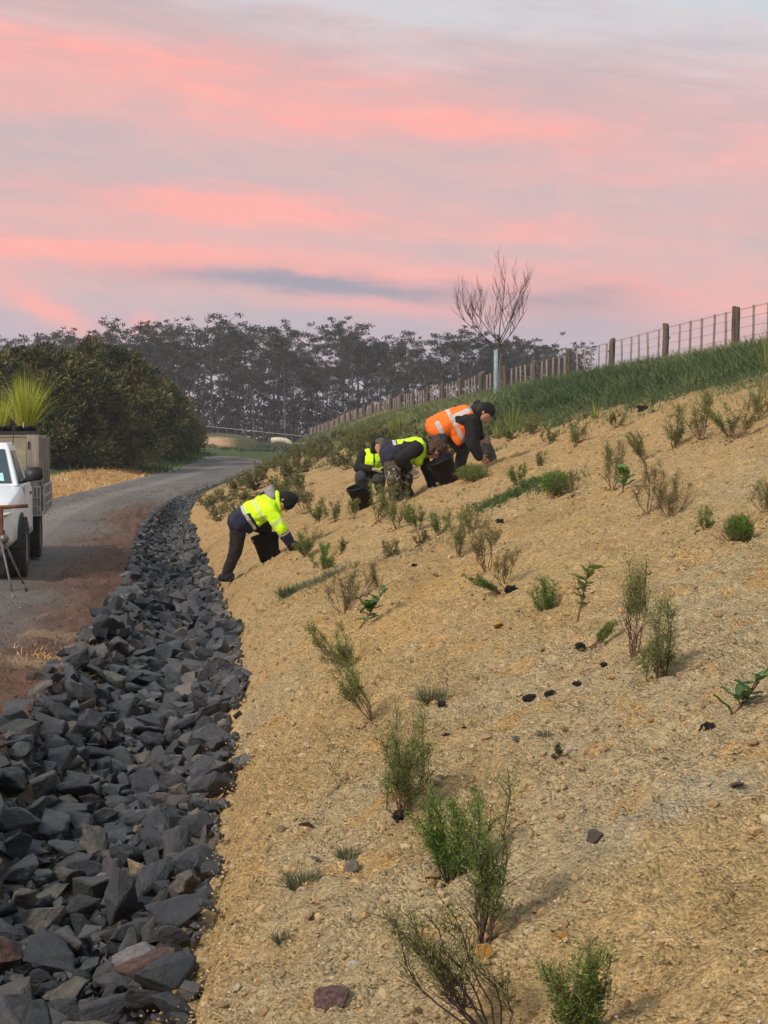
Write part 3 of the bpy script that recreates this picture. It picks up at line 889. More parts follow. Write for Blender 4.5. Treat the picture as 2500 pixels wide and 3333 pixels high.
_S = [
    # px, py, h, w, kind, lean, extra, label
    (866, 1768, 232, 125, 'green', (-.02, 0), dict(stems=12, bare=.42, leaves=3400, wisps=2, seed=1), 'dark green sapling with a tall thin wisp rising from its left side'),
    (972, 1884, 198, 135, 'bright', (-.05, 0), dict(stems=12, bare=.25, leaves=4200, seed=2, dark=True), 'bushy bright green sapling, dense almost down to its dark root collar'),
    (1042, 2030, 300, 140, 'green', (.10, 0), dict(stems=11, bare=.48, leaves=2100, wisps=2, seed=3, dark=True), 'tall open sapling with blackish bare twigs on its lower half'),
    (1078, 2235, 295, 200, 'olive', (-.62, .1), dict(stems=14, bare=.52, leaves=1900, seed=4, dark=True), 'olive sapling leaning far left with thick dark bare stems at bottom edge'),
    (1250, 2262, 190, 150, 'green', (0, 0), dict(stems=14, bare=.15, leaves=2900, seed=5), 'broad leafy sapling cut by the bottom edge of the photo'),
    (803, 1552, 120, 90, 'green', (-.55, 0), dict(stems=8, bare=.42, leaves=1500, seed=6), 'thin sapling leaning left, rooted just above the rock ditch edge'),
    (752, 1432, 95, 90, 'green', (-.55, 0), dict(stems=9, bare=.2, leaves=2600, seed=7), 'soft feathery light green sapling drooping left beside the ditch'),
    (745, 1322, 85, 70, 'brown', (-.1, 0), dict(stems=10, bare=.35, leaves=1300, seed=8), 'brownish sapling just left of the leaning broad-leaved seedling'),
    (772, 1290, 84, 60, 'brown', (.25, 0), dict(stems=7, bare=.4, leaves=1100, seed=9, dark=True), 'brown sapling with a dark root ball behind the leaning broad-leaved seedling'),
    (1370, 1422, 205, 62, 'green', (.05, 0), dict(stems=8, bare=.5, leaves=1500, seed=11), 'tall slim sapling with bare reddish stems, left one of a close pair'),
    (1424, 1482, 185, 95, 'green', (.1, 0), dict(stems=9, bare=.32, leaves=2100, seed=12), 'dense green sapling with red stem, right one of a close pair'),
    (1283, 1386, 55, 50, 'green', (.75, 0), dict(stems=9, bare=.4, leaves=900, seed=13), 'low brown-stemmed sapling leaning right below the tall broad-leaved seedling'),
    (1180, 1316, 85, 58, 'bright', (0, 0), dict(stems=8, bare=.18, leaves=1700, seed=15), 'yellow-green egg-shaped sapling left of the tall broad-leaved seedling'),
    (1088, 1268, 86, 46, 'olive', (.1, 0), dict(stems=7, bare=.4, leaves=1000, seed=16), 'upright olive sapling directly above the toppled one'),
    (1085, 1286, 42, 50, 'green', (-1.75, 0), dict(stems=10, bare=.45, leaves=1700, seed=17), 'toppled sapling lying on its side with foliage to the left'),
    (1053, 1236, 130, 55, 'olive', (-.12, 0), dict(stems=8, bare=.45, leaves=1400, seed=18), 'tall brownish sapling, the second in front of the tilted planting bucket'),
    (990, 1196, 95, 44, 'green', (0, 0), dict(stems=7, bare=.25, leaves=1100, seed=19), 'slim green sapling below the worker in orange'),
    (948, 1157, 62, 50, 'green', (0, 0), dict(stems=7, bare=.2, leaves=900, seed=20), 'small round sapling below the camouflage trousers'),
    (902, 1152, 58, 42, 'green', (-.05, 0), dict(stems=6, bare=.2, leaves=800, seed=21), 'little sparse sapling right of the camouflage trousers foot'),
    (856, 1150, 90, 40, 'green', (0, 0), dict(stems=6, bare=.25, leaves=900, seed=22), 'sapling standing right in front of the camouflage trousers'),
    (816, 1132, 85, 44, 'green', (0, 0), dict(stems=6, bare=.3, leaves=900, seed=23), 'sapling standing in front of the crouching worker and black bucket'),
    (1597, 1168, 66, 74, 'bright', (0, 0), dict(stems=16, bare=.02, leaves=3600, seed=24, curl=.5, ball=True), 'compact round vivid green bush near the right edge'),
    (1522, 1146, 55, 40, 'bright', (0, 0), dict(stems=6, bare=.25, leaves=700, seed=25), 'small pale green sapling left of the round vivid bush'),
    (1453, 1106, 100, 66, 'brown', (0, 0), dict(stems=9, bare=.38, leaves=1500, seed=26), 'brownish bushy sapling, right one of two side by side'),
    (1402, 1102, 118, 74, 'brown', (0, 0), dict(stems=7, bare=.42, leaves=1700, seed=27), 'brownish tall sapling, left one of two side by side'),
    (1322, 1062, 108, 52, 'olive', (0, 0), dict(stems=7, bare=.35, leaves=1100, seed=29), 'thin olive sapling behind the upright broad-leaved seedling'),
    (1392, 990, 60, 50, 'olive', (-.5, 0), dict(stems=7, bare=.3, leaves=1000, seed=30), 'olive sapling leaning left in the upper middle of the bank'),
    (1455, 962, 92, 42, 'green', (.05, 0), dict(stems=8, bare=.2, leaves=1200, seed=31), 'upright narrow sapling, leftmost of the row under the grass'),
    (1512, 952, 100, 56, 'olive', (.0, 0), dict(stems=8, bare=.3, leaves=1300, seed=32), 'second sapling from the left in the row under the grass'),
    (1578, 948, 75, 60, 'green', (-.5, 0), dict(stems=9, bare=.3, leaves=1200, seed=33), 'left-leaning sapling crossing a right-leaning one under the grass'),
    (1588, 948, 88, 54, 'olive', (.55, 0), dict(stems=7, bare=.45, leaves=1000, seed=34), 'right-leaning sapling crossing a left-leaning one under the grass'),
    (1200, 1068, 56, 84, 'bright', (0, 0), dict(stems=14, bare=.05, leaves=2600, seed=35, curl=.5, ball=True), 'wide rounded green bush at the end of the green grass strip'),
    (1236, 1072, 48, 30, 'brown', (0, 0), dict(stems=5, bare=.4, leaves=300, seed=36), 'small bare brown sapling touching the wide rounded bush'),
    (1243, 966, 48, 60, 'olive', (0, 0), dict(stems=7, bare=.25, leaves=700, seed=37), 'sparse low sapling below the grass, right of the worker in orange'),
    (697, 1236, 56, 66, 'bright', (.15, 0), dict(stems=9, bare=.1, leaves=1500, seed=38), 'light green clump just downhill of the sapling being planted'),
    (658, 1206, 60, 62, 'green', (.05, 0), dict(stems=9, bare=.2, leaves=1300, seed=39), 'sapling that the worker beside the ditch reaches for'),
    (690, 1132, 50, 50, 'green', (0, 0), dict(stems=8, bare=.1, leaves=900, seed=40), 'bushy sapling right of the black beanie'),
    (726, 1130, 42, 24, 'olive', (0, 0), dict(stems=5, bare=.25, leaves=450, seed=41), 'small upright sapling between beanie and black bucket, left one'),
    (764, 1122, 40, 28, 'olive', (0, 0), dict(stems=5, bare=.25, leaves=450, seed=42), 'small upright sapling between beanie and black bucket, right one'),
    (660, 1112, 52, 36, 'brown', (0, 0), dict(stems=6, bare=.35, leaves=450, seed=43), 'brown twiggy sapling just above the black beanie'),
    (1652, 1112, 74, 58, 'olive', (.1, 0), dict(stems=8, bare=.25, leaves=1200, seed=44), 'olive sapling cut by the right edge above the round vivid bush'),
    (1020, 1044, 40, 92, 'green', (0, 0), dict(stems=11, bare=.05, leaves=1900, seed=45, curl=.5, ball=True), 'spreading low bush in front of the tilted planting bucket'),
    (1118, 1052, 44, 46, 'green', (0, 0), dict(stems=7, bare=.15, leaves=800, seed=46), 'small bush right of the hand of the worker in orange'),
    (1104, 952, 26, 44, 'green', (0, 0), dict(stems=8, bare=.05, leaves=800, seed=47), 'low dark clump right of the black cap'),
    (1150, 938, 40, 40, 'olive', (.1, 0), dict(stems=6, bare=.2, leaves=600, seed=48), 'faint olive sapling at the edge of the grass beside the clump'),
    (1640, 905, 70, 56, 'olive', (.1, 0), dict(stems=8, bare=.3, leaves=1100, seed=49), 'topmost sapling at the right edge just under the long grass'),
    (1318, 1000, 40, 34, 'olive', (.0, 0), dict(stems=5, bare=.25, leaves=450, seed=50), 'tiny olive sapling left of the leaning upper one'),
    (880, 1130, 34, 34, 'green', (.0, 0), dict(stems=5, bare=.15, leaves=450, seed=51), 'tiny sapling at the right heel of the camouflage trousers'),
    (1015, 1150, 50, 34, 'olive', (.0, 0), dict(stems=6, bare=.25, leaves=600, seed=61), 'small olive sapling between the round and the slim one below the orange vest'),
    (1165, 1010, 34, 30, 'olive', (.0, 0), dict(stems=5, bare=.25, leaves=420, seed=62), 'tiny sapling uphill of the wide rounded bush'),
    (1060, 1180, 40, 30, 'brown', (.1, 0), dict(stems=5, bare=.3, leaves=400, seed=63), 'little brown sapling just below the green grass strip'),
    (840, 1205, 40, 44, 'brown', (.0, 0), dict(stems=7, bare=.15, leaves=600, seed=64), 'brownish weedy sapling in the weed patch left of the bank middle'),
    (905, 1180, 30, 44, 'brown', (.0, 0), dict(stems=7, bare=.1, leaves=600, seed=65), 'low brownish sapling at the right end of the weed patch'),
    (1190, 960, 34, 40, 'olive', (.0, 0), dict(stems=6, bare=.2, leaves=500, seed=66), 'low sapling at the foot of the long grass, right of the yellow tussock'),
    (1330, 930, 36, 34, 'olive', (.0, 0), dict(stems=5, bare=.2, leaves=450, seed=67), 'small sapling under the long grass in the upper middle'),
    (735, 1195, 34, 34, 'olive', (.0, 0), dict(stems=5, bare=.2, leaves=450, seed=68), 'small sapling uphill of the light green clump'),
    (1210, 1640, 26, 20, 'dusty', (.0, 0), dict(stems=4, bare=.2, leaves=160, seed=52), 'tiny greyish seedling in the middle of the open soil'),
]
for (px, py, h_, w_, kd, ln, kw, lb) in _S:
    shrub(px, py, h_, w_, lb, kd, ln, **kw)

# dense far planting on the left part of the bank: one mesh each, shared by copies
far_vars = []
for i in range(6):
    (sv, sf), (lv, lf_, lt) = shrub_arrays(2000 + i, .55, .52, (0, 0), stems=8, bare=.12, leaves=650, leaf=(.075, .022), curl=.4)
    sq = np.concatenate([sv, lv]); ff = np.concatenate([sf, lf_ + len(sv)]); tt = np.concatenate([np.full(len(sv), .0), lt])
    m_ = mesh_np('seedling', sq, ff, tint=tt); far_vars.append(m_)
M_far = [mat_tint('far_planting_olive', [(0, (.075, .082, .030)), (.5, (.135, .138, .052)), (1, (.22, .21, .085))], objvar=.5, trans=.25), mat_tint('far_planting_brown', [(0, (.075, .065, .028)), (.5, (.13, .115, .048)), (1, (.20, .18, .075))], objvar=.5, trans=.25)]
for i, m_ in enumerate(far_vars): m_.materials.append(M_far[1 if i == 5 else 0])


def far_planting():
    rg = random.Random(31); n = 0; cells = []
    tries = 0
    while n < 270 and tries < 30000:
        tries += 1
        y = 24.5 * (85 / 24.5) ** rg.random(); q = rg.uniform(.03, .40)
        x = float(xr(y)) + q * (float(xf(y)) - float(xr(y)))
        u = x / y * F + CX; v = HV + (CAMZ - float(H(x, y))) / y * F
        if u > 505 or u < 165: continue
        if u > 300 and v > 468 + (u - 300) * .12 and y < 30: continue
        if v > 522 + (u - 200) * .02: continue
        if y > 38 and q < .13 + (y - 38) * .002: continue
        dmin = .52 + .012 * y
        if any((a - x) ** 2 + (b - y) ** 2 < dmin * dmin for a, b in cells): continue
        cells.append((x, y)); n += 1
        o = bpy.data.objects.new('seedling', far_vars[rg.randrange(6)]); C.objects.link(o)
        o.location = (x, y, gz(x, y) - .02); o.rotation_euler = (rg.gauss(0, .1), rg.gauss(0, .1), rg.uniform(0, 6.28)); s = rg.uniform(.42, .85); o.scale = (s * 1.15, s * 1.15, s * rg.uniform(.65, 1.05))
        zone = next(nm for lim, nm in ((215, 'at the left foot of the far bank'), (240, 'above the ditch end'), (265, 'left of the bending ditch worker'), (290, 'behind the bending ditch worker'), (315, 'right of the black beanie'), (345, 'left of the crouching worker'), (385, 'behind the crouching worker'), (430, 'behind the camouflage trousers'), (999, 'behind the worker in orange')) if u < lim)
        rowk = 'near' if y < 32 else ('middle' if y < 46 else 'far')
        tag(o, '%s %s seedling %s, %s rows' % ('large' if s > .7 else ('small' if s < .55 else 'medium'), 'brownish' if o.data == far_vars[5] else 'olive', zone, rowk), 'seedling', 'dense seedlings on the far bank')
    return n


print('FAR', far_planting())


# ------------------------------------------------------------------ broad-leaved seedlings, every leaf its own piece
def bleaf_mesh():
    V, Fs = [], []; n = 6
    for i in range(n + 1):
        t = i / n; w = .26 * math.sin(PI * min(1, t * .96 + .03)) ** .8 * (1 - .25 * t); z = -.22 * t * t + .04 * math.sin(t * 9)
        V += [(t, -w, z + .09), (t, 0, z), (t, w, z + .09)]
    for i in range(n):
        a = i * 3; Fs += [(a, a + 1, a + 4, a + 3), (a + 1, a + 2, a + 5, a + 4)]
    m = bpy.data.meshes.new('leaf'); m.from_pydata(V, [], Fs); m.polygons.foreach_set('use_smooth', [True] * len(Fs)); return m


LEAF = bleaf_mesh()
M_bleaf = mat_tint('glossy_leaf', [(0, (.045, .10, .022)), (.6, (.085, .17, .035)), (1, (.15, .22, .06))], rough=.38, spec=.5, attr='random', trans=.2)
M_bleafy = mat_tint('pale_leaf', [(0, (.12, .17, .04)), (1, (.23, .26, .07))], rough=.5, attr='random', trans=.25)
LEAF.materials.append(M_bleaf)


def broadleaf(px, py, tipx, tipy, leaves, lpx, label, seed, pale=False):
    b = atd(px, py); k = b.y / F * D2; rg = random.Random(seed)
    tip = Vector(((tipx - px) * k, -0.03, (py - tipy) * k)); t = thing('broadleaf_seedling', label, 'seedling', b, SHRUBS)
    mb = MB(); base = Vector((0, 0, -.02)); P = [base.lerp(tip, s) + Vector((0, 0, -.03 * tip.length * math.sin(s * PI))) for s in [i / 6 for i in range(7)]]
    mb.tube(P, [.006 * (1 - .6 * i / 6) * max(1, k * 700 / 2) ** .5 for i in range(7)], 5)
    sides = []
    for j in range(3):
        s = .35 + .2 * j; q = P[int(s * 6)]; e = q + Vector((rg.uniform(-.6, .6), rg.uniform(-.4, .4), rg.uniform(.3, .8))) * tip.length * .25
        mb.tube([q, (q + e) / 2 + Vector((0, 0, .01)), e], [.003, .0025, .002], 4); sides.append((q, e))
    mb.build('stem', M_stem, t)
    for i in range(leaves):
        if rg.random() < .65 or not sides:
            s = .30 + .70 * (i / max(1, leaves - 1)); q = P[min(5, int(s * 6))].lerp(P[min(6, int(s * 6) + 1)], s * 6 - int(s * 6))
        else:
            a, e = rg.choice(sides); q = a.lerp(e, rg.uniform(.5, 1))
        o = part('leaf', LEAF, t, None, q); L = lpx * k * rg.uniform(.75, 1.2); o.scale = (L, L * rg.uniform(.9, 1.2), L)
        o.rotation_euler = (rg.gauss(0, .35), -rg.uniform(.1, 1.1), i * 2.4 + rg.uniform(-.3, .3))
        if pale: o.material_slots[0].link = 'OBJECT'; o.material_slots[0].material = M_bleafy
    return t


broadleaf(768, 1360, 832, 1265, 22, 30, 'glossy broad-leaved seedling leaning right, left of the bank middle', 1)
broadleaf(1243, 1340, 1272, 1198, 16, 30, 'tall pale broad-leaved seedling standing alone in the bank middle', 2, pale=True)
broadleaf(1344, 1066, 1350, 1008, 16, 26, 'short upright broad-leaved seedling high in the bank middle', 3)
broadleaf(1546, 1560, 1650, 1430, 17, 46, 'large-leaved seedling leaning right at the right edge', 4)


# ------------------------------------------------------------------ tussocks, weeds and grass
M_grass = mat_tint('bank_grass', [(0, (.056, .088, .034)), (.40, (.118, .165, .060)), (.66, (.20, .215, .088)), (1, (.36, .30, .15))], rough=.6, spec=.25, trans=.2)
M_tuss = {'dark': mat_tint('tussock_dark', [(0, (.03, .055, .025)), (1, (.10, .14, .055))], rough=.6, trans=.2),
          'grey': mat_tint('tussock_grey', [(0, (.05, .065, .035)), (1, (.17, .19, .10))], rough=.6, trans=.2),
          'gold': mat_tint('tussock_gold', [(0, (.10, .12, .03)), (.6, (.22, .25, .055)), (1, (.36, .36, .10))], rough=.5, trans=.25),
          'lime': mat_tint('tussock_lime', [(0, (.14, .17, .02)), (.35, (.32, .36, .04)), (.7, (.52, .55, .07)), (1, (.68, .66, .13))], rough=.45, trans=.3)}


def tussock_mesh(name, seed, n, h, w, bw, flop=.55, mat_=None, parent=None, loc=None, spread=.35):
    rg = np.random.default_rng(seed); a = rg.uniform(0, 2 * PI, n); r = w * .5 * np.sqrt(rg.random(n)) * spread; tilt = np.abs(rg.normal(0, flop, n))
    P = np.stack([np.cos(a) * r, np.sin(a) * r, np.full(n, -.01)], 1); L = h * rg.uniform(.55, 1.05, n)
    top = np.stack([np.cos(a) * np.sin(tilt * .6), np.sin(a) * np.sin(tilt * .6), np.cos(tilt * .6)], 1) * L[:, None]
    bend = np.stack([np.cos(a), np.sin(a), np.full(n, -.6)], 1) * (L * np.clip(tilt, 0, 1) * .45)[:, None]
    V, Fc = blade_arrays(P, top, bend, bw * rg.uniform(.6, 1.3, n), rg)
    t = np.repeat(np.clip(rg.normal(.5, .25, n), 0, 1), 5)
    return part(name, mesh_np(name, V, Fc, tint=t), parent, mat_, loc)


def tussock(px, py, hpx, wpx, label, kind, seed, n=160, flop=.55, bwpx=1.2, cat='grass tuft', name='grass_tussock'):
    b = atd(px, py); k = b.y / F * D2
    o = tussock_mesh(name, seed, n, hpx * k, wpx * k, max(.003, bwpx * k), flop, M_tuss[kind], None, b, .8 if kind in ('grey', 'dark') else .4)
    tag(o, label, cat, 'tufts of grass'); return o


tussock(624, 1290, 36, 52, 'dark green spiky tussock near the ditch at the left end of a grass mat', 'dark', 1, 220)
tussock(655, 1905, 55, 90, 'grey-green spiky tussock above the lower ditch edge', 'grey', 2, 260, .8)
tussock(935, 1520, 45, 80, 'grey-green flopped grass tuft above a small orange stone', 'grey', 3, 240, .9)
tussock(755, 1838, 34, 60, 'brownish-green fine tuft above a grey stone', 'grey', 4, 160, .8)
tussock(1180, 1598, 26, 52, 'small grey-green tuft in the open soil, middle of the bank', 'grey', 5, 130, .9)
tussock(728, 1620, 18, 46, 'thin pale tuft in the soil left of the wispy dark sapling', 'grey', 6, 70, 1.0)
tussock(612, 2040, 40, 40, 'blue-green tuft low at the ditch edge', 'grey', 7, 90, .8)
tussock(858, 945, 70, 46, 'yellow-green upright tussock behind the worker in camouflage', 'gold', 8, 120, .3)
tussock(1108, 925, 72, 60, 'yellow-green spiky tussock right of the black cap', 'gold', 9, 90, .6)
tussock(1075, 950, 46, 40, 'small yellow tussock hidden beside the black cap', 'gold', 10, 50, .5)
tussock(1285, 905, 46, 30, 'thin yellow upright tuft at the lower edge of the long grass', 'gold', 11, 40, .35)
tussock(1668, 800, 120, 110, 'large yellow-green tussock in the grass at the right edge', 'gold', 12, 90, .6)
tussock(760, 958, 40, 30, 'yellow tuft on the far grass bank', 'gold', 13, 60, .4)
tussock(810, 985, 36, 26, 'second yellow tuft on the far grass bank, nearer', 'gold', 14, 60, .4)


def grass_mat(name, n, gen, h, bw, material, seed, flop=.6):
    """short grass growing as one mat"""
    rg = np.random.default_rng(seed); x, y = gen(n, rg); n = len(x); z = H(x, y) + disp(x, y)
    P = np.stack([x, y, z - .02], 1); L = h(x, y, rg); a = rg.uniform(0, 2 * PI, n); tl = np.abs(rg.normal(0, flop, n))
    top = np.stack([np.cos(a) * np.sin(tl), np.sin(a) * np.sin(tl), np.cos(tl)], 1) * L[:, None]
    bend = np.stack([np.cos(a), np.sin(a), np.full(n, -.55)], 1) * (L * rg.uniform(.05, .5, n))[:, None]
    V, Fc = blade_arrays(P, top, bend, bw(y) * rg.uniform(.6, 1.4, n), rg)
    t = np.clip(.42 + 2.3 * (fbm(x * .45, y * .3, 111, 4) - .5) + .28 * smooth(.70, 1.0, lat(x, y)) * (y < 180) + rg.normal(0, .17, n), 0, 1)
    return struct(part(name, mesh_np(name, V, Fc, tint=np.repeat(t, 5)), None, material), 'stuff')


def gen_bank(n, rg):
    y = 15.5 * (185 / 15.5) ** (rg.random(n) ** 1.05); qg = qgrass(y); q = qg - .05 + (1.2 - qg) * rg.random(n) ** 1.15
    x = xr(y) + q * np.maximum(xf(y) - xr(y), 2.0)
    k = (x / y < .30) & (q > qg + .40 * (fbm(x * .7, y * .5, 41, 3) - .5)) & (rg.random(n) < np.clip(.35 + 3 * (q - qg), 0, 1)); return x[k], y[k]


grass_mat('long_grass', 160000, gen_bank, lambda x, y, r: (.10 + .34 * smooth(.0, .20, lat(x, y) - qgrass(y))) * r.uniform(.5, 1.1, len(x)) * (.75 + .5 * fbm(x * .8, y * .6, 117, 2)), lambda y: .004 + .00036 * y, M_grass, 5, .75)


def gen_strip(pts, wd):
    P = [atd(*p) for p in pts]
    def g(n, rg):
        i = rg.integers(0, len(P) - 1, n); t = rg.random(n); A = np.array([p[:2] for p in P]); q = A[i] * (1 - t[:, None]) + A[i + 1] * t[:, None]
        q = q + rg.normal(0, wd, (n, 2)); return q[:, 0], q[:, 1]
    return g


M_strip = mat_tint('fresh_grass', [(0, (.035, .075, .020)), (.5, (.075, .14, .036)), (1, (.16, .22, .07))], rough=.6, trans=.2)
M_stripd = mat_tint('dull_grass', [(0, (.035, .055, .028)), (.5, (.08, .105, .05)), (1, (.16, .17, .09))], rough=.6, trans=.2)
grass_mat('grass_strip', 2600, gen_strip([(1036, 1110), (1060, 1098), (1078, 1080), (1105, 1078), (1130, 1060), (1150, 1052), (1185, 1045), (1210, 1052)], .16), lambda x, y, r: .10 * r.uniform(.5, 1.1, len(x)), lambda y: .009 + 0 * y, M_strip, 6)
grass_mat('ditch_grass', 1500, gen_strip([(635, 1282), (665, 1270), (700, 1258), (720, 1245)], .12), lambda x, y, r: .09 * r.uniform(.5, 1.1, len(x)), lambda y: .007 + 0 * y, M_stripd, 7)
grass_mat('creeping_grass', 700, gen_strip([(675, 1722), (705, 1716), (735, 1700), (755, 1680)], .018), lambda x, y, r: .035 * r.uniform(.5, 1.1, len(x)), lambda y: .004 + 0 * y, M_stripd, 8)
grass_mat('pale_weeds', 2000, gen_strip([(570, 1310), (620, 1305), (760, 1245), (820, 1225), (890, 1195), (960, 1165)], .22), lambda x, y, r: .06 * r.uniform(.5, 1.1, len(x)), lambda y: .006 + 0 * y, M_stripd, 9, 1.0)


def gen_weeds(n, rg):
    y = 4.0 * 6.5 ** rg.random(n // 40); x = xr(y) + .1 + rg.random(len(y)) * np.minimum(.27 * y - xr(y), 8)
    k = lat(x, y) < qgrass(y); x, y = x[k], y[k]; r = .012 + .004 * y[:, None]
    return (x[:, None] + rg.normal(0, 1, (len(x), 40)) * r).ravel(), (y[:, None] + rg.normal(0, 1, (len(x), 40)) * r).ravel()


grass_mat('small_weeds', 8400, gen_weeds, lambda x, y, r: (.015 + .0022 * y) * r.uniform(.5, 1.2, len(x)), lambda y: .0018 + .00035 * y, M_stripd, 21, .8)


def gen_dug(n):
    """dug and trodden soil round each root"""
    rg = np.random.default_rng(4); m = 70; B = np.array([b[:] for b in SHRUB_BASES]); r = np.abs(rg.normal(0, .055, (len(B), m))) * (.7 + .03 * B[:, 1:2]); a = rg.uniform(0, 2 * PI, (len(B), m))
    x = (B[:, 0:1] + np.cos(a) * r).ravel(); y = (B[:, 1:2] + np.sin(a) * r - .02).ravel(); return x, y, H(x, y) + disp(x, y)


pebble_field('dug_soil', 0, gen_dug, lambda y, r: (.006 + .018 * r.random(len(y)) ** 2) * (.7 + .05 * y), [(0, (.05, .034, .024)), (.35, (.14, .09, .05)), (.7, (.30, .20, .10)), (1, (.45, .31, .15))])


def gen_tufts(n, rg):
    """ragged tufts that the long grass sends down on to the soil"""
    m = n // 60; y = 17 * (70 / 17.) ** rg.random(m); q = qgrass(y) - np.abs(rg.normal(0, .07, m)) + .03; x = xr(y) + q * (xf(y) - xr(y)); k = x / y < .29; x, y = x[k], y[k]
    r = (.05 + .16 * rg.random(len(x)))[:, None]; return (x[:, None] + rg.normal(0, 1, (len(x), 60)) * r).ravel(), (y[:, None] + rg.normal(0, 1, (len(x), 60)) * r * 1.4).ravel()


grass_mat('bank_tufts', 16000, gen_tufts, lambda x, y, r: .17 * r.uniform(.4, 1.2, len(x)), lambda y: .004 + .0003 * y, M_grass, 23, .8)

# ------------------------------------------------------------------ post and batten fence along the crest
M_post = mat('weathered_post', (.105, .078, .055), .9, .4, 3, .6, 30, stretch=(6, 6, .6))
M_batten = mat('sawn_batten', (.34, .265, .215), .85, .25, 4, .4, 30, stretch=(8, 8, .5))
M_wire = mat('galvanised_wire', (.22, .20, .19), .5, .2, 20, metal=.6)


def build_fence():
    y0 = 25.1; sp = 5.45
    t = thing('post_and_batten_fence', 'long post and batten wire fence along the top of the grassy bank', 'fence', (float(xf(y0)), y0, 0))
    ox, oy = float(xf(y0)), y0; rg = random.Random(9)
    def post_mesh(seed):
        r = random.Random(seed); mb = MB(); pr = []
        P = [(r.uniform(-.01, .01), r.uniform(-.01, .01), z) for z in (-.35, .1, .4, .7, 1.0, 1.16, 1.18)]
        mb.tube(P, [.098, .097, .093, .092, .09, .088, .07], 10)
        a = r.uniform(0, 6); mb.tube([(math.cos(a) * .08, math.sin(a) * .08, .78), (math.cos(a) * .125, math.sin(a) * .125, .80)], [.035, .018], 6)
        m = mb.mesh('post'); m.materials.append(M_post); return m
    pm = [post_mesh(i) for i in range(4)]
    bms = []
    for i in range(3):
        mb = MB(); mb.box((0, 0, .40), (.052, .042, 1.36)); m = mb.mesh('batten'); m.materials.append(M_batten); bms.append(m)
    tops = []
    n = 29
    for i in range(n):
        y = y0 + sp * i; x = float(xf(y)); z = float(H(x, y)) + .02
        o = part('post', pm[i % 4], t, None, (x - ox, y - oy, z)); o.rotation_euler = (rg.gauss(0, .02), rg.gauss(0, .02), rg.uniform(0, 6)); s = rg.uniform(.92, 1.08); o.scale = (s, s, rg.uniform(.97, 1.03))
        tops.append((x, y, z))
        if i < n - 1:
            for k in range(1, 6):
                yb = y + sp * k / 6; xb = float(xf(yb)); zb = float(H(xb, yb)) + .02
                o = part('batten', bms[k % 3], t, None, (xb - ox + .09, yb - oy, zb + rg.uniform(-.03, .03))); o.rotation_euler = (rg.gauss(0, .02), rg.gauss(0, .02), rg.uniform(-.2, .2)); s = rg.uniform(.9, 1.15); o.scale = (s, s, 1)
    for hgt in (.22, .42, .64, .86, 1.06):
        mb = MB(); P = [Vector((x - ox + .055, y - oy, z + hgt)) for x, y, z in tops]
        Q = []
        for a, b in zip(P[:-1], P[1:]): Q += [a, a.lerp(b, .5) - Vector((0, 0, .012))]
        Q.append(P[-1]); mb.tube(Q, .0045, 3, False)
        if hgt > 1:
            for a, b in zip(P[:7], P[1:8]):
                for k in range(36):
                    p = a.lerp(b, (k + .5) / 36); mb.tube([p + Vector((0, -.012, -.022)), p + Vector((0, .012, .022))], .0045, 3, False); mb.tube([p + Vector((.01, .02, -.018)), p + Vector((-.01, -.02, .018))], .0045, 3, False)
        mb.build('wire', M_wire, t)


build_fence()


# ------------------------------------------------------------------ young bare tree in a tall guard
def bare_tree():
    b = at(496, 400, 30, 44); t = thing('young_bare_tree', 'young leafless tree in a pale tube guard on the grassy bank', 'tree', b)
    rg = random.Random(12); mb = MB(); k = b.y / F
    mb.tube([(0, 0, -.1), (.02, 0, .7), (.06, 0, 1.4), (.06, .02, 1.62)], [.045, .04, .036, .033], 8)
    top = Vector((.06, .02, 1.60)); tips = 0
    def grow(p, d, L, r, lv):
        nonlocal tips
        n = 6; P = [p]; R = [r]
        for i in range(n):
            d = (d + Vector((rg.gauss(0, .07), rg.gauss(0, .07), .10 + .05 * lv))).normalized(); P.append(P[-1] + d * L / n); R.append(r * (1 - .78 * (i + 1) / n))
        mb.tube(P, R, 5)
        if lv < 3:
            for j in range({0: 6, 1: 5, 2: 3}[lv]):
                s = rg.uniform(.25, .95); q = P[int(s * n)]; a = rg.uniform(0, 2 * PI)
                side = Vector((math.cos(a), math.sin(a), rg.uniform(.3, .9))).normalized()
                grow(q, (d * .5 + side * .75).normalized(), L * rg.uniform(.35, .62), r * .5, lv + 1)
    for i in range(8):
        a = i * 2 * PI / 8 + rg.uniform(-.3, .3); el = rg.uniform(.50, 1.25)
        grow(top - Vector((0, 0, .15 * (i % 3))), Vector((math.cos(a) * math.cos(el), math.sin(a) * math.cos(el), math.sin(el))), rg.uniform(1.3, 2.0), .017, 0)
    mb.build('trunk', mat('bare_bark', (.085, .058, .048), .9, .3, 20, .3), t)
    g = MB(); prof_ = [(.072, 0), (.068, .02), (.066, .7), (.064, 1.40), (.060, 1.40), (.060, .02)]
    g.lathe(prof_, 14)
    for z in (.35, .7, 1.05): g.lathe([(.070, z), (.073, z + .006), (.070, z + .012)], 14)
    g.build('tube_guard', mat('pale_guard_plastic', (.24, .31, .33), .6, .12, 5, spec=.4), t)
    s = MB(); s.box((.095, .02, .6), (.04, .03, 1.5)); s.build('stake', M_batten, t)


bare_tree()

# ------------------------------------------------------------------ tall gum trees on the far side
M_gumleaf = mat_tint('gum_leaves', [(0, (.016, .019, .014)), (.5, (.034, .036, .026)), (1, (.070, .058, .042))], rough=.7, objvar=.4)
M_gumtrunk = mat('gum_trunk', (.11, .092, .08), .85, .35, .6, .3, 4)


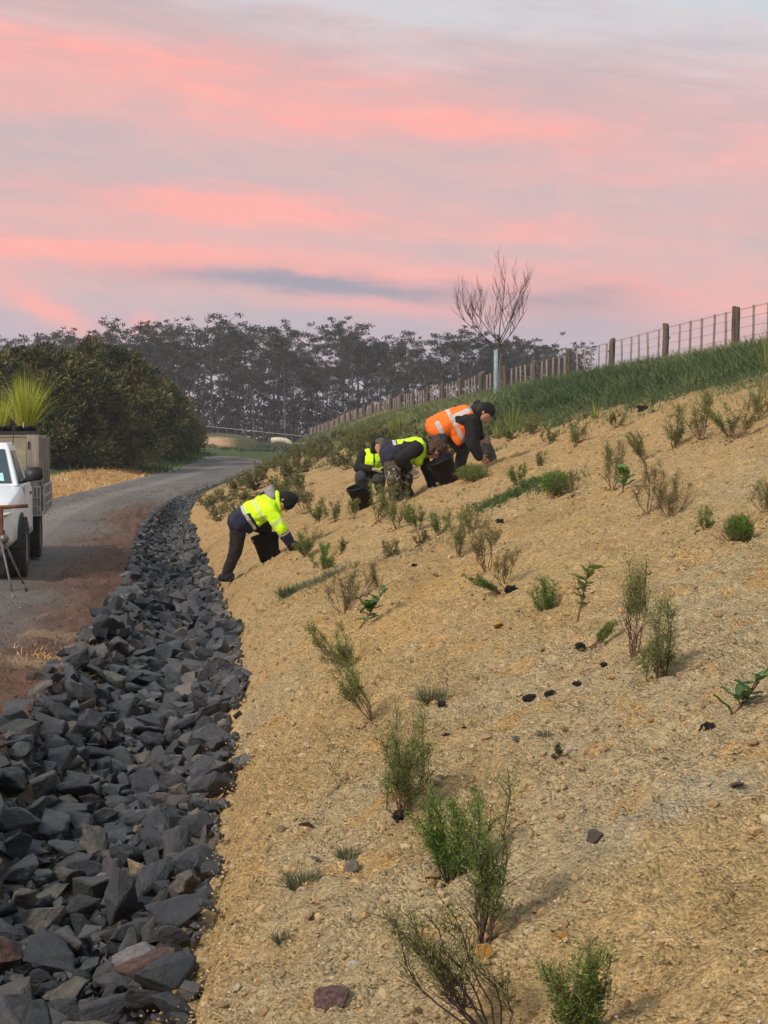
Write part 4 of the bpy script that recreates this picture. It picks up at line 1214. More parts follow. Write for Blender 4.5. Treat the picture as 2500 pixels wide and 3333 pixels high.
def gum_arrays(seed, h):
    rg = np.random.default_rng(seed); paths, radii = [], []; cl = []
    bend = rg.normal(0, .035, 2) * h; m = 9; t = np.linspace(0, 1, m)
    trunk = np.stack([bend[0] * t**2 + rg.normal(0, .10, m) * t, bend[1] * t**2 + rg.normal(0, .10, m) * t, h * .93 * t - .3], 1)
    paths.append(trunk); radii.append(np.linspace(.26, .05, m) * h / 19)
    nb = int(rg.integers(12, 17))
    for i in range(nb):
        s = rg.uniform(.42, .98) if i > 5 else rg.uniform(.72, .98); k = min(int(s * (m - 1)), m - 2); q = trunk[k] + (trunk[k + 1] - trunk[k]) * (s * (m - 1) - k)
        a = rg.uniform(0, 2 * PI); L = h * rg.uniform(.09, .20) * (1.2 - .6 * abs(s - .75)); up = rg.uniform(.5, 1.2)
        e = q + np.array([math.cos(a), math.sin(a), up]) * L; mid = (q + e) / 2 + np.array([math.cos(a), math.sin(a), -.2]) * L * .15
        paths.append(np.stack([q, mid, e])); radii.append(np.array([.085, .06, .03]) * h / 19)
        r = h * rg.uniform(.024, .046); cl.append((e, r, s))
        for j in range(int(rg.integers(2, 5))):
            e2 = mid + (e - mid) * rg.random() + rg.normal(0, 1, 3) * np.array([1, 1, .45]) * L * .42 + np.array([0, 0, .1 * L]); paths.append(np.stack([mid, (mid + e2) / 2 + np.array([0, 0, .1]), e2])); radii.append(np.array([.05, .035, .018]) * h / 19)
            cl.append((e2, r * rg.uniform(.6, 1.1), s))
    for j in range(int(rg.integers(12, 20))):          # broken stubs and epicormic tufts on the bole
        s = rg.uniform(.08, .6); k = int(s * (m - 1)); q = trunk[k]; a = rg.uniform(0, 6.28); cl.append((q + np.array([math.cos(a), math.sin(a), .3]) * rg.uniform(.3, 1.3), h * rg.uniform(.025, .055), s))
    P, S = [], []
    for c, r, s in cl:
        n = int((150 if s > .62 else 100) * (r / (h * .055)) ** 2) + 8; d = norm(rg.normal(size=(n, 3))) * (rg.random(n) ** .45)[:, None]
        P.append(c + d * r * (np.array([1.4, 1.4, .60]) if s > .66 else np.array([1.1, 1.1, .8]))); S.append(np.full(n, s))
    P = np.concatenate(P); S = np.concatenate(S); n = len(P); Dr = rg.normal(size=(n, 3)) + np.array([0, 0, -.4])
    LV, LF = leaf_arrays(P, Dr, h * .017 * rg.uniform(.6, 1.5, n), h * .0095 * rg.uniform(.6, 1.4, n), rg)
    tint = np.repeat(np.clip(rg.normal(.45, .22, n), 0, 1), 4)
    return tubes_arrays(paths, radii, 5), (LV, LF, tint)


def gum_wood():
    V_ = []
    for i in range(9):
        st, fo = gum_arrays(500 + i, 20.0)
        a = mesh_np('trunk', *st, smooth_shade=True); b = mesh_np('crown', fo[0], fo[1], tint=fo[2]); a.materials.append(M_gumtrunk); b.materials.append(M_gumleaf); V_.append((a, b))
    rg = random.Random(77)
    # tops of the wood along its length, read off as height over the horizon at each place
    TOPX = [-40, 10, 40, 80, 120, 150, 180, 200, 230, 250, 280, 300, 330, 360, 380, 400, 420, 450, 480, 510, 540, 565, 585]
    TOPV = [345, 350, 336, 336, 338, 330, 326, 320, 322, 336, 327, 336, 334, 330, 334, 344, 334, 333, 338, 345, 346, 352, 375]
    n = 0
    lab = ['front', 'middle', 'back']
    for row, (d, step) in enumerate(((206, 14.5), (222, 14.5), (240, 15.5))):
        u = -45 + row * 4
        while u < 590:
            d_ = d + rg.uniform(-6, 6); uu = u + rg.uniform(-4, 4); x = (uu - CX) / F * d_; z = hg(x, d_)
            tv = np.interp(uu, TOPX, TOPV) + (rg.uniform(-3, 6) if rg.random() < .40 else rg.uniform(14, 38)); hh = CAMZ + (HV - tv) / F * d_ - z
            u += step * rg.uniform(.75, 1.3)
            if hh < 6: continue
            s = hh / 20.0; wk = rg.uniform(.8, 1.3); w = wk * s
            shape = 'tall' if tv < np.interp(uu, TOPX, TOPV) + 4 else ('spreading' if wk > 1.05 else 'slender')
            where = next(nm for lim, nm in ((20, 'behind the potted grass on the truck'), (70, 'behind the left end of the conifers'), (120, 'behind the tallest conifer'), (175, 'behind the right end of the conifers'), (222, 'above the bend of the road'), (262, 'above the earth mound'), (305, 'above the felled log'), (345, 'behind the left end of the far fence'), (392, 'above the crouching worker'), (430, 'above the worker in camouflage'), (475, 'above the worker in orange'), (520, 'behind the bare young tree'), (999, 'at the right end of the wood behind the fence')) if uu < lim)
            lb = '%s gum, %s row, %s' % (shape, lab[row], where)
            t = thing('gum_tree', lb, 'tree', (x, d_, z), 'gum trees of the far wood')
            a, b = V_[rg.randrange(9)]; t.rotation_euler = (0, 0, rg.uniform(0, 6.28)); t.scale = (w, w, s)
            part('trunk', a, t); part('crown', b, t); n += 1
    return n


print('GUMS', gum_wood())

# undergrowth at the foot of the wood: reads as one dark mass
def undergrowth():
    rg = np.random.default_rng(5); n = 30000; d = rg.uniform(203, 246, n); u = rg.uniform(-50, 520, n); x = (u - CX) / F * d
    hgt = (2.0 + 8.0 * fbm(x * .12, d * .12, 131, 3)) * rg.random(n) ** .9
    P = np.stack([x, d, H(x, d) - .06 + hgt], 1); LV, LF = leaf_arrays(P, rg.normal(size=(n, 3)), rg.uniform(.3, .75, n), rg.uniform(.16, .36, n), rg)
    struct(part('undergrowth', mesh_np('undergrowth', LV, LF, tint=np.repeat(np.clip(rg.normal(.35, .25, n), 0, 1), 4)), None, M_gumleaf), 'stuff')


undergrowth()

# ------------------------------------------------------------------ dark conifers beside the road
M_con = mat_tint('conifer_foliage', [(0, (.030, .040, .014)), (.40, (.085, .095, .032)), (.75, (.145, .130, .048)), (1, (.22, .165, .075))], rough=.75, spec=.15, objvar=.35)


def conifer_arrays(seed, h, r):
    rg = np.random.default_rng(seed); cl = []
    for i in range(90):
        a = rg.uniform(0, 2 * PI); s = rg.uniform(.02, 1) ; rad = r * (1 - s ** 2.2) ** .55 * rg.uniform(.72, 1.02); cl.append((np.array([math.cos(a) * rad, math.sin(a) * rad, .15 + s * h * .95]), r * rg.uniform(.16, .30) * (1.1 - .45 * s)))
    P, Dr = [], []
    for c, q in cl:
        n = 150; d = norm(rg.normal(size=(n, 3))); P.append(c + d * (rg.random(n) ** .4)[:, None] * q * np.array([1, 1, .8])); Dr.append(d * .6 + norm((c * np.array([1, 1, 0]))[None]) * .7 + rg.normal(0, .4, (n, 3)) + np.array([0, 0, .35]))
    n = 2600; a = rg.uniform(0, 2 * PI, n); s = rg.random(n); rad = r * (1 - s ** 2.2) ** .55 * np.sqrt(rg.random(n)) * .85
    P.append(np.stack([np.cos(a) * rad, np.sin(a) * rad, s * h * .93], 1)); Dr.append(rg.normal(size=(n, 3)))
    P = np.concatenate(P); Dr = np.concatenate(Dr); n = len(P); sc = r / 3.0
    LV, LF = leaf_arrays(P, Dr, rg.uniform(.14, .34, n) * sc ** .5, rg.uniform(.05, .11, n) * sc ** .5, rg)
    t = np.clip(.45 + 1.5 * (fbm(P[:, 0] * .9 + 7, P[:, 2] * .9, seed, 3) - .5) + rg.normal(0, .20, n), 0, 1)
    paths = [np.array([[0, 0, -.2], [.05, 0, h * .3], [0, .05, h * .6], [0, 0, h * .88]])]; radii = [np.array([.22, .17, .11, .03]) * h / 6]
    return tubes_arrays(paths, radii, 7), (LV, LF, np.repeat(t, 4))


M_bark = mat('dark_bark', (.06, .045, .035), .95, .3, 5, .5)
CON = [('low rounded conifer at the bend, rightmost of the dark row', 160, 84, 3.9, 2.3), ('brown-tinged conifer second from the bend of the road', 140, 80, 4.6, 2.6), ('broad dark conifer third from the bend of the road', 116, 74, 5.4, 2.7),
       ('tallest dark conifer in the row beside the road', 92, 78, 6.0, 2.5), ('full dark conifer above the straw verge', 78, 66, 4.6, 2.6), ('dark conifer right behind the truck tray side', 50, 64, 4.9, 2.6), ('dark conifer behind the potted grass on the truck', 22, 70, 5.1, 2.9), ('low conifer in front at the straw verge', 104, 66, 3.3, 2.1), ('leftmost dark conifer at the edge of the photo', -16, 68, 5.2, 3.0), ('short conifer hanging over the bend of the road', 170, 92, 3.5, 2.0)]
CONM = []
for i, (lb, u, d, h_, r_) in enumerate(CON):
    x = (u - CX) / F * d; z = float(H(x, d)) - .05
    if i < 5: CONM.append((h_, r_, [mesh_np('trunk', *a, smooth_shade=True) for a in [conifer_arrays(700 + i, h_, r_)[0]]][0], (lambda fo: mesh_np('crown', fo[0], fo[1], tint=fo[2]))(conifer_arrays(700 + i, h_, r_)[1])))
    h0, r0, m_tr, m_cr = CONM[i % 5]
    t = thing('conifer', lb, 'tree', (x, d, z), 'dark conifers beside the road')
    t.scale = (r_ / r0, r_ / r0, h_ / h0); t.rotation_euler = (0, 0, 0 if i < 5 else 1.9 * i); part('trunk', m_tr, t, M_bark); part('crown', m_cr, t, M_con)


# ------------------------------------------------------------------ beyond the bend: cut bank, rail, log, verge grass
def far_bits():
    # cut earth mound with grass on top
    d = 122.0; x = (219 - CX) / F * d; z = hg(x, d)
    n = 40; g = np.linspace(-1, 1, n); A, B = np.meshgrid(g, g); r = np.clip(1 - (A**2) ** 1.0 - (B**2), 0, 1)
    Xm, Ym = A.ravel() * 3.6, B.ravel() * 3.0; rr = r.ravel(); Zm = 1.15 * rr ** .6 + .10 * (fbm(Xm * 1.5, Ym * 1.5, 141, 3) - .5) * (rr > 0) - .12
    f = (smooth(.62, .82, Zm / 1.0) + smooth(.1, .5, B.ravel()))[:, None].clip(0, 1); g2 = smooth(.45, .95, A.ravel() + .4)[:, None]; f = np.clip(f + g2, 0, 1)
    c = np.array((.40, .255, .165)) * (1 - f) + np.array((.085, .085, .04)) * f
    m = mesh_np('earth_mound', np.stack([Xm, Ym, Zm], 1), grid_faces(n, n), col=c, smooth_shade=True)
    o = part('earth_mound', m, None, M_field, (x, d, z + .1)); tag(o, 'small bare earth mound with grass top beyond the bend', 'mound')
    # white top rail on thin posts round the far field
    d = 150.0; M_rail = mat('white_rail_tape', (.62, .62, .62), .6, .1, 8); P = []
    x0 = (190 - CX) / F * d; t = thing('rail_fence', 'thin pale rail fence in front of the gum trees', 'fence', (x0, d, 0)); rgx = random.Random(3)
    for i in range(14):
        u = 190 + i * 9.2; dd = d + i * 1.2; xx = (u - CX) / F * dd; zt = CAMZ + (HV - (424.5 + i * .95)) / F * dd; P.append(Vector((xx - x0, dd - d, zt)))
        zb = hg(xx, dd); mb = MB(); mb.box((xx - x0, dd - d + .08, (zt + zb) / 2 + .02), (.09, .09, zt - zb + .1)); mb.build('post', M_post, t)
    mb = MB(); mb.tube(P, .035, 5, True); mb.build('rail', M_rail, t)
    mb = MB(); mb.tube([p - Vector((0, 0, .55)) for p in P], .012, 4, True); mb.build('wire', M_wire, t)
    # pale felled trunk at the edge of the field
    d = 155; a = ray(281, 442.0, d); zb = hg(a.x, d); t = thing('felled_log', 'pale felled log with a broken end at the field edge', 'log', (a.x, d, zb))
    M_log = mat('pale_log', (.52, .46, .33), .85, .2, 3, .4, 12)
    mb = MB(); mb.tube([(-1.0, 0, .55), (-.3, .05, .62), (.5, 0, .52), (1.0, -.05, .30), (1.35, 0, .12)], [.30, .31, .29, .22, .12], 9); mb.build('trunk', M_log, t)
    mb = MB(); mb.tube([(.6, 0, .5), (.9, .1, .15), (1.0, .1, -.1)], [.12, .09, .05], 6); mb.tube([(-.7, 0, .45), (-.75, .15, -.1)], [.10, .06], 6); mb.build('branch', M_log, t)


far_bits()


def gen_inner(n, rg):
    y = rg.uniform(66, 96, n); d = np.abs(rg.normal(0, 1.6, n)); x = xe(y) - d + .3 * rg.normal(size=n); return x, y


grass_mat('verge_grass', 5200, gen_inner, lambda x, y, r: .32 * r.uniform(.4, 1.1, len(x)), lambda y: .05 + 0 * y, M_strip, 15)


def gen_straw(n, rg):
    y = 38 * (74 / 38.) ** rg.random(n); d = rg.uniform(-.1, 2.3, n); x = xe(y) - d; return x, y


M_straw = mat_tint('loose_straw', [(0, (.34, .20, .08)), (.5, (.52, .32, .13)), (1, (.62, .44, .22))], rough=.8)
grass_mat('straw', 5000, gen_straw, lambda x, y, r: .22 * r.uniform(.4, 1.1, len(x)), lambda y: .02 + 0 * y, M_straw, 16, 1.5)


def gen_field(n, rg):
    d = rg.uniform(104, 175, n); u = rg.uniform(205, 330, n); x = (u - CX) / F * d
    k = (x < xr(d) + 1.0) & ~((d < 112) & (x < -10)); return x[k], d[k]


grass_mat('field_grass', 9000, gen_field, lambda x, y, r: .34 * r.uniform(.3, 1.1, len(x)), lambda y: .08 + 0 * y, M_stripd, 17)

def gen_clump(n, rg):
    P = [ray(*q, 12.3) for q in ((38, 645), (50, 655), (78, 638), (86, 640))]; c = np.array([p[:2] for p in P])[rg.integers(0, 4, n)] + rg.normal(0, 1, (n, 2)) * np.array([.13, .35]); return c[:, 0], c[:, 1]


grass_mat('shoulder_straw', 1500, gen_clump, lambda x, y, r: .09 * r.uniform(.4, 1.2, len(x)), lambda y: .008 + 0 * y, M_straw, 19, 1.4)

# ------------------------------------------------------------------ single stones and black root plugs on the bank
stone_hi = [rock_mesh(900 + i) for i in range(5)]
def stone(px, py, wpx, label, material, seed, flat=.7):
    b = atd(px, py); k = b.y / F * D2; rg = random.Random(seed); m = stone_hi[seed % 5].copy(); m.materials.clear(); m.materials.append(material)
    o = part('stone', m, None, None, b + Vector((0, .02, .012 + .16 * wpx * k * flat))); s = wpx * k * 1.1; o.scale = (s, s * .9, s * flat * 1.3); o.rotation_euler = (rg.gauss(0, .2), rg.gauss(0, .2) - .2, rg.uniform(0, 6))
    return tag(o, label, 'stone', 'stones lying on the bank')


M_purp = mat('purple_brown_stone', (.16, .095, .085), .85, .4, 14, .9, 30); M_oran = mat('orange_clay_lump', (.56, .30, .075), .95, .25, 12, .8, 30); M_grst = mat('grey_stone', (.15, .14, .115), .8, .3, 10, .7, 26); M_dkst = mat('dark_round_stone', (.065, .055, .048), .75, .25, 12, .4, 30)
stone(712, 2190, 120, 'large purple-brown stone at the bottom edge', M_purp, 1, .62)
stone(1046, 2092, 52, 'bright orange clay lump beside the leaning olive sapling', M_oran, 2, .8)
stone(763, 1868, 52, 'grey-brown stone beside the spiky tussock', M_grst, 3, .75)
stone(1285, 1840, 46, 'dark rounded stone alone in the open soil lower right', M_dkst, 4, .75)
stone(668, 1790, 58, 'purplish stone sunk in the soil near the ditch', M_purp, 5, .35)
stone(1215, 2035, 62, 'ochre stone right of the tall open sapling', M_oran, 6, .5)
stone(1590, 1715, 40, 'purplish flat stone near the pale gravel patch', M_purp, 7, .4)
stone(925, 1525, 34, 'small orange stone under the flopped grass tuft', M_oran, 8, .6)
stone(1075, 1365, 44, 'pale orange clay lump in the upper middle of the bank', M_oran, 9, .35)
stone(680, 1865, 26, 'small brown stone left of the grey-brown one', M_grst, 10, .5)
stone(1118, 1620, 34, 'greyish stone below the small grey-green tuft', M_grst, 11, .6)


def peat(px, py, wpx, label, seed, cat='root plug', flat=.7):
    b = atd(px, py); k = b.y / F * D2; r = wpx * k * .5; bm = bmesh.new(); bmesh.ops.create_icosphere(bm, subdivisions=3, radius=1)
    for v in bm.verts: v.co *= 1 + .55 * mnoise.noise(v.co * 1.6 + Vector((seed * 7, 0, 0))) + .25 * mnoise.noise(v.co * 5 + Vector((0, seed, 0)))
    for v in bm.verts: v.co = Vector((v.co.x * r, v.co.y * r, v.co.z * r * flat))
    m = bpy.data.meshes.new('root_plug'); bm.to_mesh(m); bm.free(); o = part('root_plug', m, None, M_peat, b + Vector((0, 0, r * flat * .35))); return tag(o, label, cat, 'black root plugs')


for i, (px, py, w_, lb) in enumerate([(1146, 1512, 30, 'largest black root plug in the middle of the bank'), (1190, 1502, 24, 'black root plug right of the largest one'), (1247, 1484, 22, 'thin black root plug, third from the largest one'), (1004, 1582, 16, 'small black crumb of potting mix near a broken trail of crumbs'), (962, 1598, 14, 'small black crumb, left end of a broken trail'), (955, 1538, 20, 'black crumb below the flopped grass tuft'), (1528, 1562, 34, 'black root ball of the large-leaved seedling'), (1104, 1284, 28, 'black root ball of the toppled sapling'), (1253, 1390, 26, 'black crumb left of the low leaning sapling'), (1304, 1440, 16, 'tiny dark crumb between two clumps of saplings'), (1388, 886, 24, 'black lump just under the long grass, left one'), (1416, 890, 22, 'black lump just under the long grass, right one'), (1080, 1132, 20, 'dark lump beside the grass strip'), (766, 1364, 16, 'dark root ball of the leaning glossy seedling'), (868, 1770, 40, 'dark soil collar under the wispy dark sapling'), (745, 1640, 10, 'black speck by the thin pale tuft'), (895, 1228, 14, 'black speck left of the slim green sapling')]):
    peat(px, py, w_, lb, i)

# ------------------------------------------------------------------ white flat-bed truck with plywood box

def paint_mat():
    m = mat('white_paint', (.74, .76, .77), .35, .04, 2, spec=.5); nt = m.node_tree; X.nt = nt; b = nt.nodes['Principled BSDF']; src = b.inputs['Base Color'].links[0].from_socket
    tc = nt.nodes.new('ShaderNodeTexCoord'); sp = nt.nodes.new('ShaderNodeSeparateXYZ'); nt.links.new(tc.outputs['Object'], sp.inputs[0]); n = xnoise(X(tc.outputs['Object']), 7, 6, .65)
    f = ((X(sp.outputs[2]) * -1.0 + n * .55).step(-.50, -.02) * .75 + n.step(.55, .80) * .12).clamp(); c = xmix(f, X(src), (.30, .215, .14)); nt.links.new(c.s, b.inputs['Base Color']); r = f * .5 + .33; nt.links.new(r.s, b.inputs['Roughness'])
    return m


M_white = paint_mat(); M_glass = mat('dark_window_glass', (.035, .055, .065), .08, .1, 1, spec=.6)
M_blk = mat('black_plastic', (.022, .022, .024), .5, .2, 20); M_rub = mat('tyre_rubber', (.045, .043, .041), .85, .3, 25, .3, 60); M_ply = mat('plywood', (.34, .285, .20), .8, .2, 1.2, .2, 30, stretch=(1, 1, 6))
M_grw = mat('grey_weathered_board', (.30, .255, .215), .85, .2, 2, .3, 30, stretch=(6, 6, .6)); M_alu = mat('alloy_frame', (.42, .41, .40), .45, .15, 8, metal=.5); M_lamp = mat('headlamp_lens', (.62, .60, .52), .12, .15, 12, spec=.7)
M_red = mat('red_lens', (.25, .03, .02), .3, .1, 5); M_rim = mat('steel_rim', (.38, .38, .39), .4, .15, 8, metal=.7); M_stick = mat('pale_blue_label', (.42, .68, .70), .6, .2, 60)


def loft(mb, secs, sm=True):
    """closed rings (all the same length) joined one after another, ends capped"""
    n = len(secs[0]); V = [p for s in secs for p in s]; Fs = []
    for i in range(len(secs) - 1):
        for k in range(n): Fs.append((i * n + k, i * n + (k + 1) % n, (i + 1) * n + (k + 1) % n, (i + 1) * n + k))
    Fs += [tuple(range(n)), tuple(reversed(range((len(secs) - 1) * n, len(secs) * n)))]
    return mb.add(V, Fs, sm)


def build_truck():
    c = at(28.3, 578.7); th = math.radians(9.5); off = Matrix.Rotation(th, 3, 'Z') @ Vector((.93, .85, 0))
    t = thing('flatbed_truck', 'white single cab truck with a plywood box tray parked on the road', 'truck', (c.x - off.x, c.y - off.y, float(H(c.x, c.y)) + .035), None, th)
    def ring(y, w, zb, zt, r=.08):
        half = [(w - r, zb), (w, zb + r), (w * 1.0, zt - r * 1.6), (w - r * .5, zt - r * .35), (w - r * 2.2, zt)]
        return [Vector((x, y, z)) for x, z in half] + [Vector((-x, y, z)) for x, z in reversed(half)]
    mb = MB(); loft(mb, [ring(-.02, .60, .46, .74), ring(.03, .72, .40, .86), ring(.16, .79, .38, .94), ring(.42, .83, .40, 1.00), ring(.85, .855, .44, 1.06), ring(1.22, .865, .40, 1.12), ring(2.2, .87, .36, 1.13), ring(2.92, .87, .36, 1.13)])
    body = mb.build('body', M_white, t)
    s = body.modifiers.new('bevel', 'BEVEL'); s.width = .012; s.segments = 2; s.limit_method = 'ANGLE'; s.angle_limit = math.radians(25)
    # upper cab
    mb = MB(); B = [(-.80, 1.16), (.80, 1.16), (.80, 2.90), (-.80, 2.90)]; T_ = [(-.62, 1.86), (.62, 1.86), (.63, 2.76), (-.63, 2.76)]
    M2 = [(-.645, 1.80), (.645, 1.80), (.655, 2.80), (-.655, 2.80)]
    loft(mb, [[Vector((x, y, 1.10)) for x, y in B], [Vector((x, y, 1.58)) for x, y in M2], [Vector((x, y, 1.635)) for x, y in T_]], False)
    mb.build('cab_roof', M_white, t, .02)
    def pane(name, q, off_, m=M_glass, th_=.008):
        q = [Vector(p) for p in q]; n = (q[1] - q[0]).cross(q[3] - q[0]).normalized()
        if n.dot(Vector(off_)) < 0: n = -n
        mb = MB(); mb.add([p + n * .004 for p in q] + [p + n * (.004 + th_) for p in q], [(0, 1, 2, 3), (4, 5, 6, 7), (0, 1, 5, 4), (1, 2, 6, 5), (2, 3, 7, 6), (3, 0, 4, 7)]); return mb.build(name, m, t)
    lerp = lambda a, b, s: tuple(a[i] * (1 - s) + b[i] * s for i in range(3))
    a0, a1, b0, b1 = (-.80, 1.16, 1.10), (.80, 1.16, 1.10), (-.645, 1.80, 1.58), (.645, 1.80, 1.58)
    def quad(l0, l1, u0, u1, s0, s1, t0, t1): lo = lambda s, v: lerp(lerp(l0, l1, s), lerp(u0, u1, s), v); return [lo(s0, t0), lo(s1, t0), lo(s1, t1), lo(s0, t1)]
    w = pane('windscreen', quad(a0, a1, b0, b1, .045, .955, .06, .93), (0, -1, 1))
    st = MB(); q = quad(a0, a1, b0, b1, .80, .90, .10, .30); q = [Vector(p) for p in q]; n = Vector((0, -.6, .8)).normalized(); st.add([p + n * .016 for p in q] + [p + n * .019 for p in q], [(0, 1, 2, 3), (4, 5, 6, 7), (0, 1, 5, 4), (1, 2, 6, 5), (2, 3, 7, 6), (3, 0, 4, 7)]); st.build('windscreen_label', M_stick, w)
    for sx in (1, -1):
        pane('side_window', quad((sx * .80, 1.16, 1.10), (sx * .80, 2.90, 1.10), (sx * .645, 1.80, 1.58), (sx * .655, 2.80, 1.58), .12, .70, .08, .90), (sx, 0, .3))
        # door with handle and lower trim
        mb = MB(); mb.box((sx * .874, 1.85, .78), (.012, .98, .66)); d = mb.build('door', M_white, t, .004)
        mb = MB(); mb.box((sx * .888, 2.22, .98), (.02, .15, .03)); mb.build('handle', M_blk, d)
        mb = MB(); mb.box((sx * .884, 1.85, .50), (.012, .98, .06)); mb.build('door_trim', M_grw, d)
        # mirror
        mb = MB(); mb.tube([(sx * .80, 1.34, 1.15), (sx * .90, 1.32, 1.17)], [.035, .03], 6); loft(mb, [[Vector((sx * x, y, z)) for x, z in ((.90, 1.15), (1.07, 1.17), (1.10, 1.20), (1.09, 1.31), (1.05, 1.335), (.92, 1.33), (.885, 1.30), (.88, 1.19))] for y in (1.26, 1.28)] + [[Vector((sx * (.985 + (x - .985) * .82), 1.38, 1.25 + (z - 1.25) * .8)) for x, z in ((.90, 1.15), (1.07, 1.17), (1.10, 1.20), (1.09, 1.31), (1.05, 1.335), (.92, 1.33), (.885, 1.30), (.88, 1.19))]]); mb.build('mirror', M_blk, t)
        # headlamp, bumper corner vent, arch
        mb = MB(); mb.add([(sx * .48, .035, .77), (sx * .70, .06, .765), (sx * .79, .17, .80), (sx * .785, .20, .90), (sx * .70, .10, .915), (sx * .50, .04, .88), (sx * .60, .09, .84)], [(0, 1, 6), (1, 2, 6), (2, 3, 6), (3, 4, 6), (4, 5, 6), (5, 0, 6)])
        mb.v = [(x, y - .045 - (.02 if i % 7 != 6 else .03), z) for i, (x, y, z) in enumerate(mb.v)]
        hl = mb.build('headlight', M_lamp, t); sm_ = hl.modifiers.new('solid', 'SOLIDIFY'); sm_.thickness = .05
        mb = MB(); mb.box((sx * .62, -.005, .555), (.20, .10, .13)); fv = mb.build('fog_lamp_recess', M_blk, t, .01)
        mb = MB(); mb.lathe([(.001, -.062), (.04, -.060), (.045, -.05)], 12, 'Y', (sx * .60, 0, .555)); mb.build('fog_lamp', M_lamp, fv)
        for yc in (.85, 3.85):
            mb = MB(); pr = []
            for k in range(13): a = PI * k / 12; pr.append((yc + .43 * math.cos(a), .38 + .43 * math.sin(a) * .95))
            x_ = .855 if yc < 1 else .80
            mb.prism(pr, sx * (x_ - .2), sx * (x_ + .018), 'X'); mb.build('wheel_arch', M_blk, t)
            wheel(t, sx, yc)
    mb = MB(); mb.box((0, -.03, .80), (.86, .05, .12)); g = mb.build('grille', M_blk, t, .008)
    for z in (.77, .80, .83): mb = MB(); mb.box((0, -.06, z), (.80, .012, .012)); mb.build('grille_bar', M_alu, g)
    mb = MB(); mb.box((0, -.04, .60), (1.00, .06, .10)); mb.build('number_plate_panel', M_blk, t, .01)
    mb = MB(); mb.tube([(.70, 1.75, 1.60), (.72, 1.72, 1.95), (.735, 1.70, 2.3)], [.006, .004, .002], 5); mb.build('aerial', M_blk, t)
    # chassis and tray
    mb = MB(); mb.box((.42, 3.4, .58), (.12, 3.2, .16)); mb.box((-.42, 3.4, .58), (.12, 3.2, .16)); mb.box((0, .85, .40), (1.3, .1, .1)); mb.box((0, 3.85, .38), (1.3, .12, .12)); mb.build('chassis', M_blk, t)
    y0, y1, hw = 3.02, 5.05, .965
    mb = MB(); mb.box((0, (y0 + y1) / 2, .70), (2 * hw - .05, y1 - y0, .08)); mb.build('tray_deck', M_alu, t, .004)
    mb = MB(); mb.box((0, y0 + .02, 1.23), (2 * hw - .36, .018, .96)); hb = mb.build('headboard', M_ply, t)
    mb = MB(); mb.box((.52, y0 + .008, 1.52), (.05, .003, .045)); mb.build('paper_tag', M_white, hb)
    mb = MB(); mb.box((0, y1, 1.23), (2 * hw - .08, .018, .96)); mb.build('tailboard', M_ply, t)
    for sx in (1, -1):
        mb = MB(); mb.box((sx * (hw - .09), y0 - .005, 1.24), (.165, .032, 1.00)); cp = mb.build('corner_board', M_grw, t, .003)
        mb = MB(); mb.box((sx * (hw - .145), y0 - .028, 1.60), (.018, .014, .10)); mb.box((sx * (hw - .145), y0 - .028, 1.00), (.018, .014, .10)); mb.build('latch', M_blk, cp)
        mb = MB(); mb.box((sx * hw, (y0 + y1) / 2, 1.40), (.022, y1 - y0 - .04, .62)); sp = mb.build('side_panel', M_ply, t)
        for y in (y0 + .10, y0 + .75, y0 + 1.4, y1 - .06): mb = MB(); mb.box((sx * (hw + .026), y, 1.20), (.03, .07, 1.02)); mb.build('side_stake', M_grw, sp)
        # drop side: a frame of bars
        mb = MB(); yy = (y0 + y1) / 2
        for z in (.66, .78, .90, 1.04): mb.box((sx * (hw + .052), yy, z), (.03, y1 - y0, .028))
        for k in range(9): mb.box((sx * (hw + .052), y0 + .02 + k * (y1 - y0 - .04) / 8, .85), (.026, .03, .40))
        mb.build('drop_side', M_alu, t)
        # front end of the drop side, seen from ahead
        mb = MB(); z0 = .64
        for z in (.64, .76, .88, 1.03): mb.box((sx * (hw - .085), y0 - .03, z), (.20, .03, .022))
        for k in range(5): mb.box((sx * (hw - .175 + .045 * k), y0 - .03, .84), (.016, .024, .38))
        mb.build('front_grid', M_alu, t)
        mb = MB(); mb.box((sx * .80, y0 - .05, .93), (.06, .03, .14)); mb.build('marker_lamp', M_red, t)
        mb = MB(); mb.box((sx * .80, 3.42, .46), (.24, .015, .42)); mb.build('mud_flap', M_blk, t)
    mb = MB(); mb.box((0, (y0 + y1) / 2, 1.725), (2 * hw - .02, y1 - y0, .022)); mb.build('box_lid', M_ply, t)
    return t


def wheel(t, sx, yc):
    mb = MB(); r = .362; mb.lathe([(r * .60, -.12), (r * .88, -.132), (r * .965, -.120), (r * .985, -.09), (r * .985, .09), (r * .965, .120), (r * .88, .132), (r * .60, .12)], 40, 'X', (0, 0, 0), closed=True)
    w = mb.build('wheel', M_rub, t); w.location = (sx * .80, yc, r)
    tr = MB()
    for k in range(46):                      # tread lugs
        a = 2 * PI * k / 46
        for j, xx in enumerate((-.093, -.032, .032, .093)):
            aa = a + (j % 2) * PI / 46; M_ = Matrix.Rotation(aa, 3, 'X'); tr.box(M_ @ Vector((xx, 0, r * .99)), (.050, .036, .020), M_ @ Matrix.Rotation((-.35, .35, -.35, .35)[j], 3, 'Z'))
    tr.build('tread', M_rub, w)
    rm = MB(); rm.lathe([(.001, sx * .05), (.06, sx * .06), (.075, sx * .03), (.16, sx * .03), (.19, sx * .09), (.215, sx * .115), (.22, sx * .10), (.215, 0)], 24, 'X'); rm.build('rim', M_rim, w)


truck = build_truck()


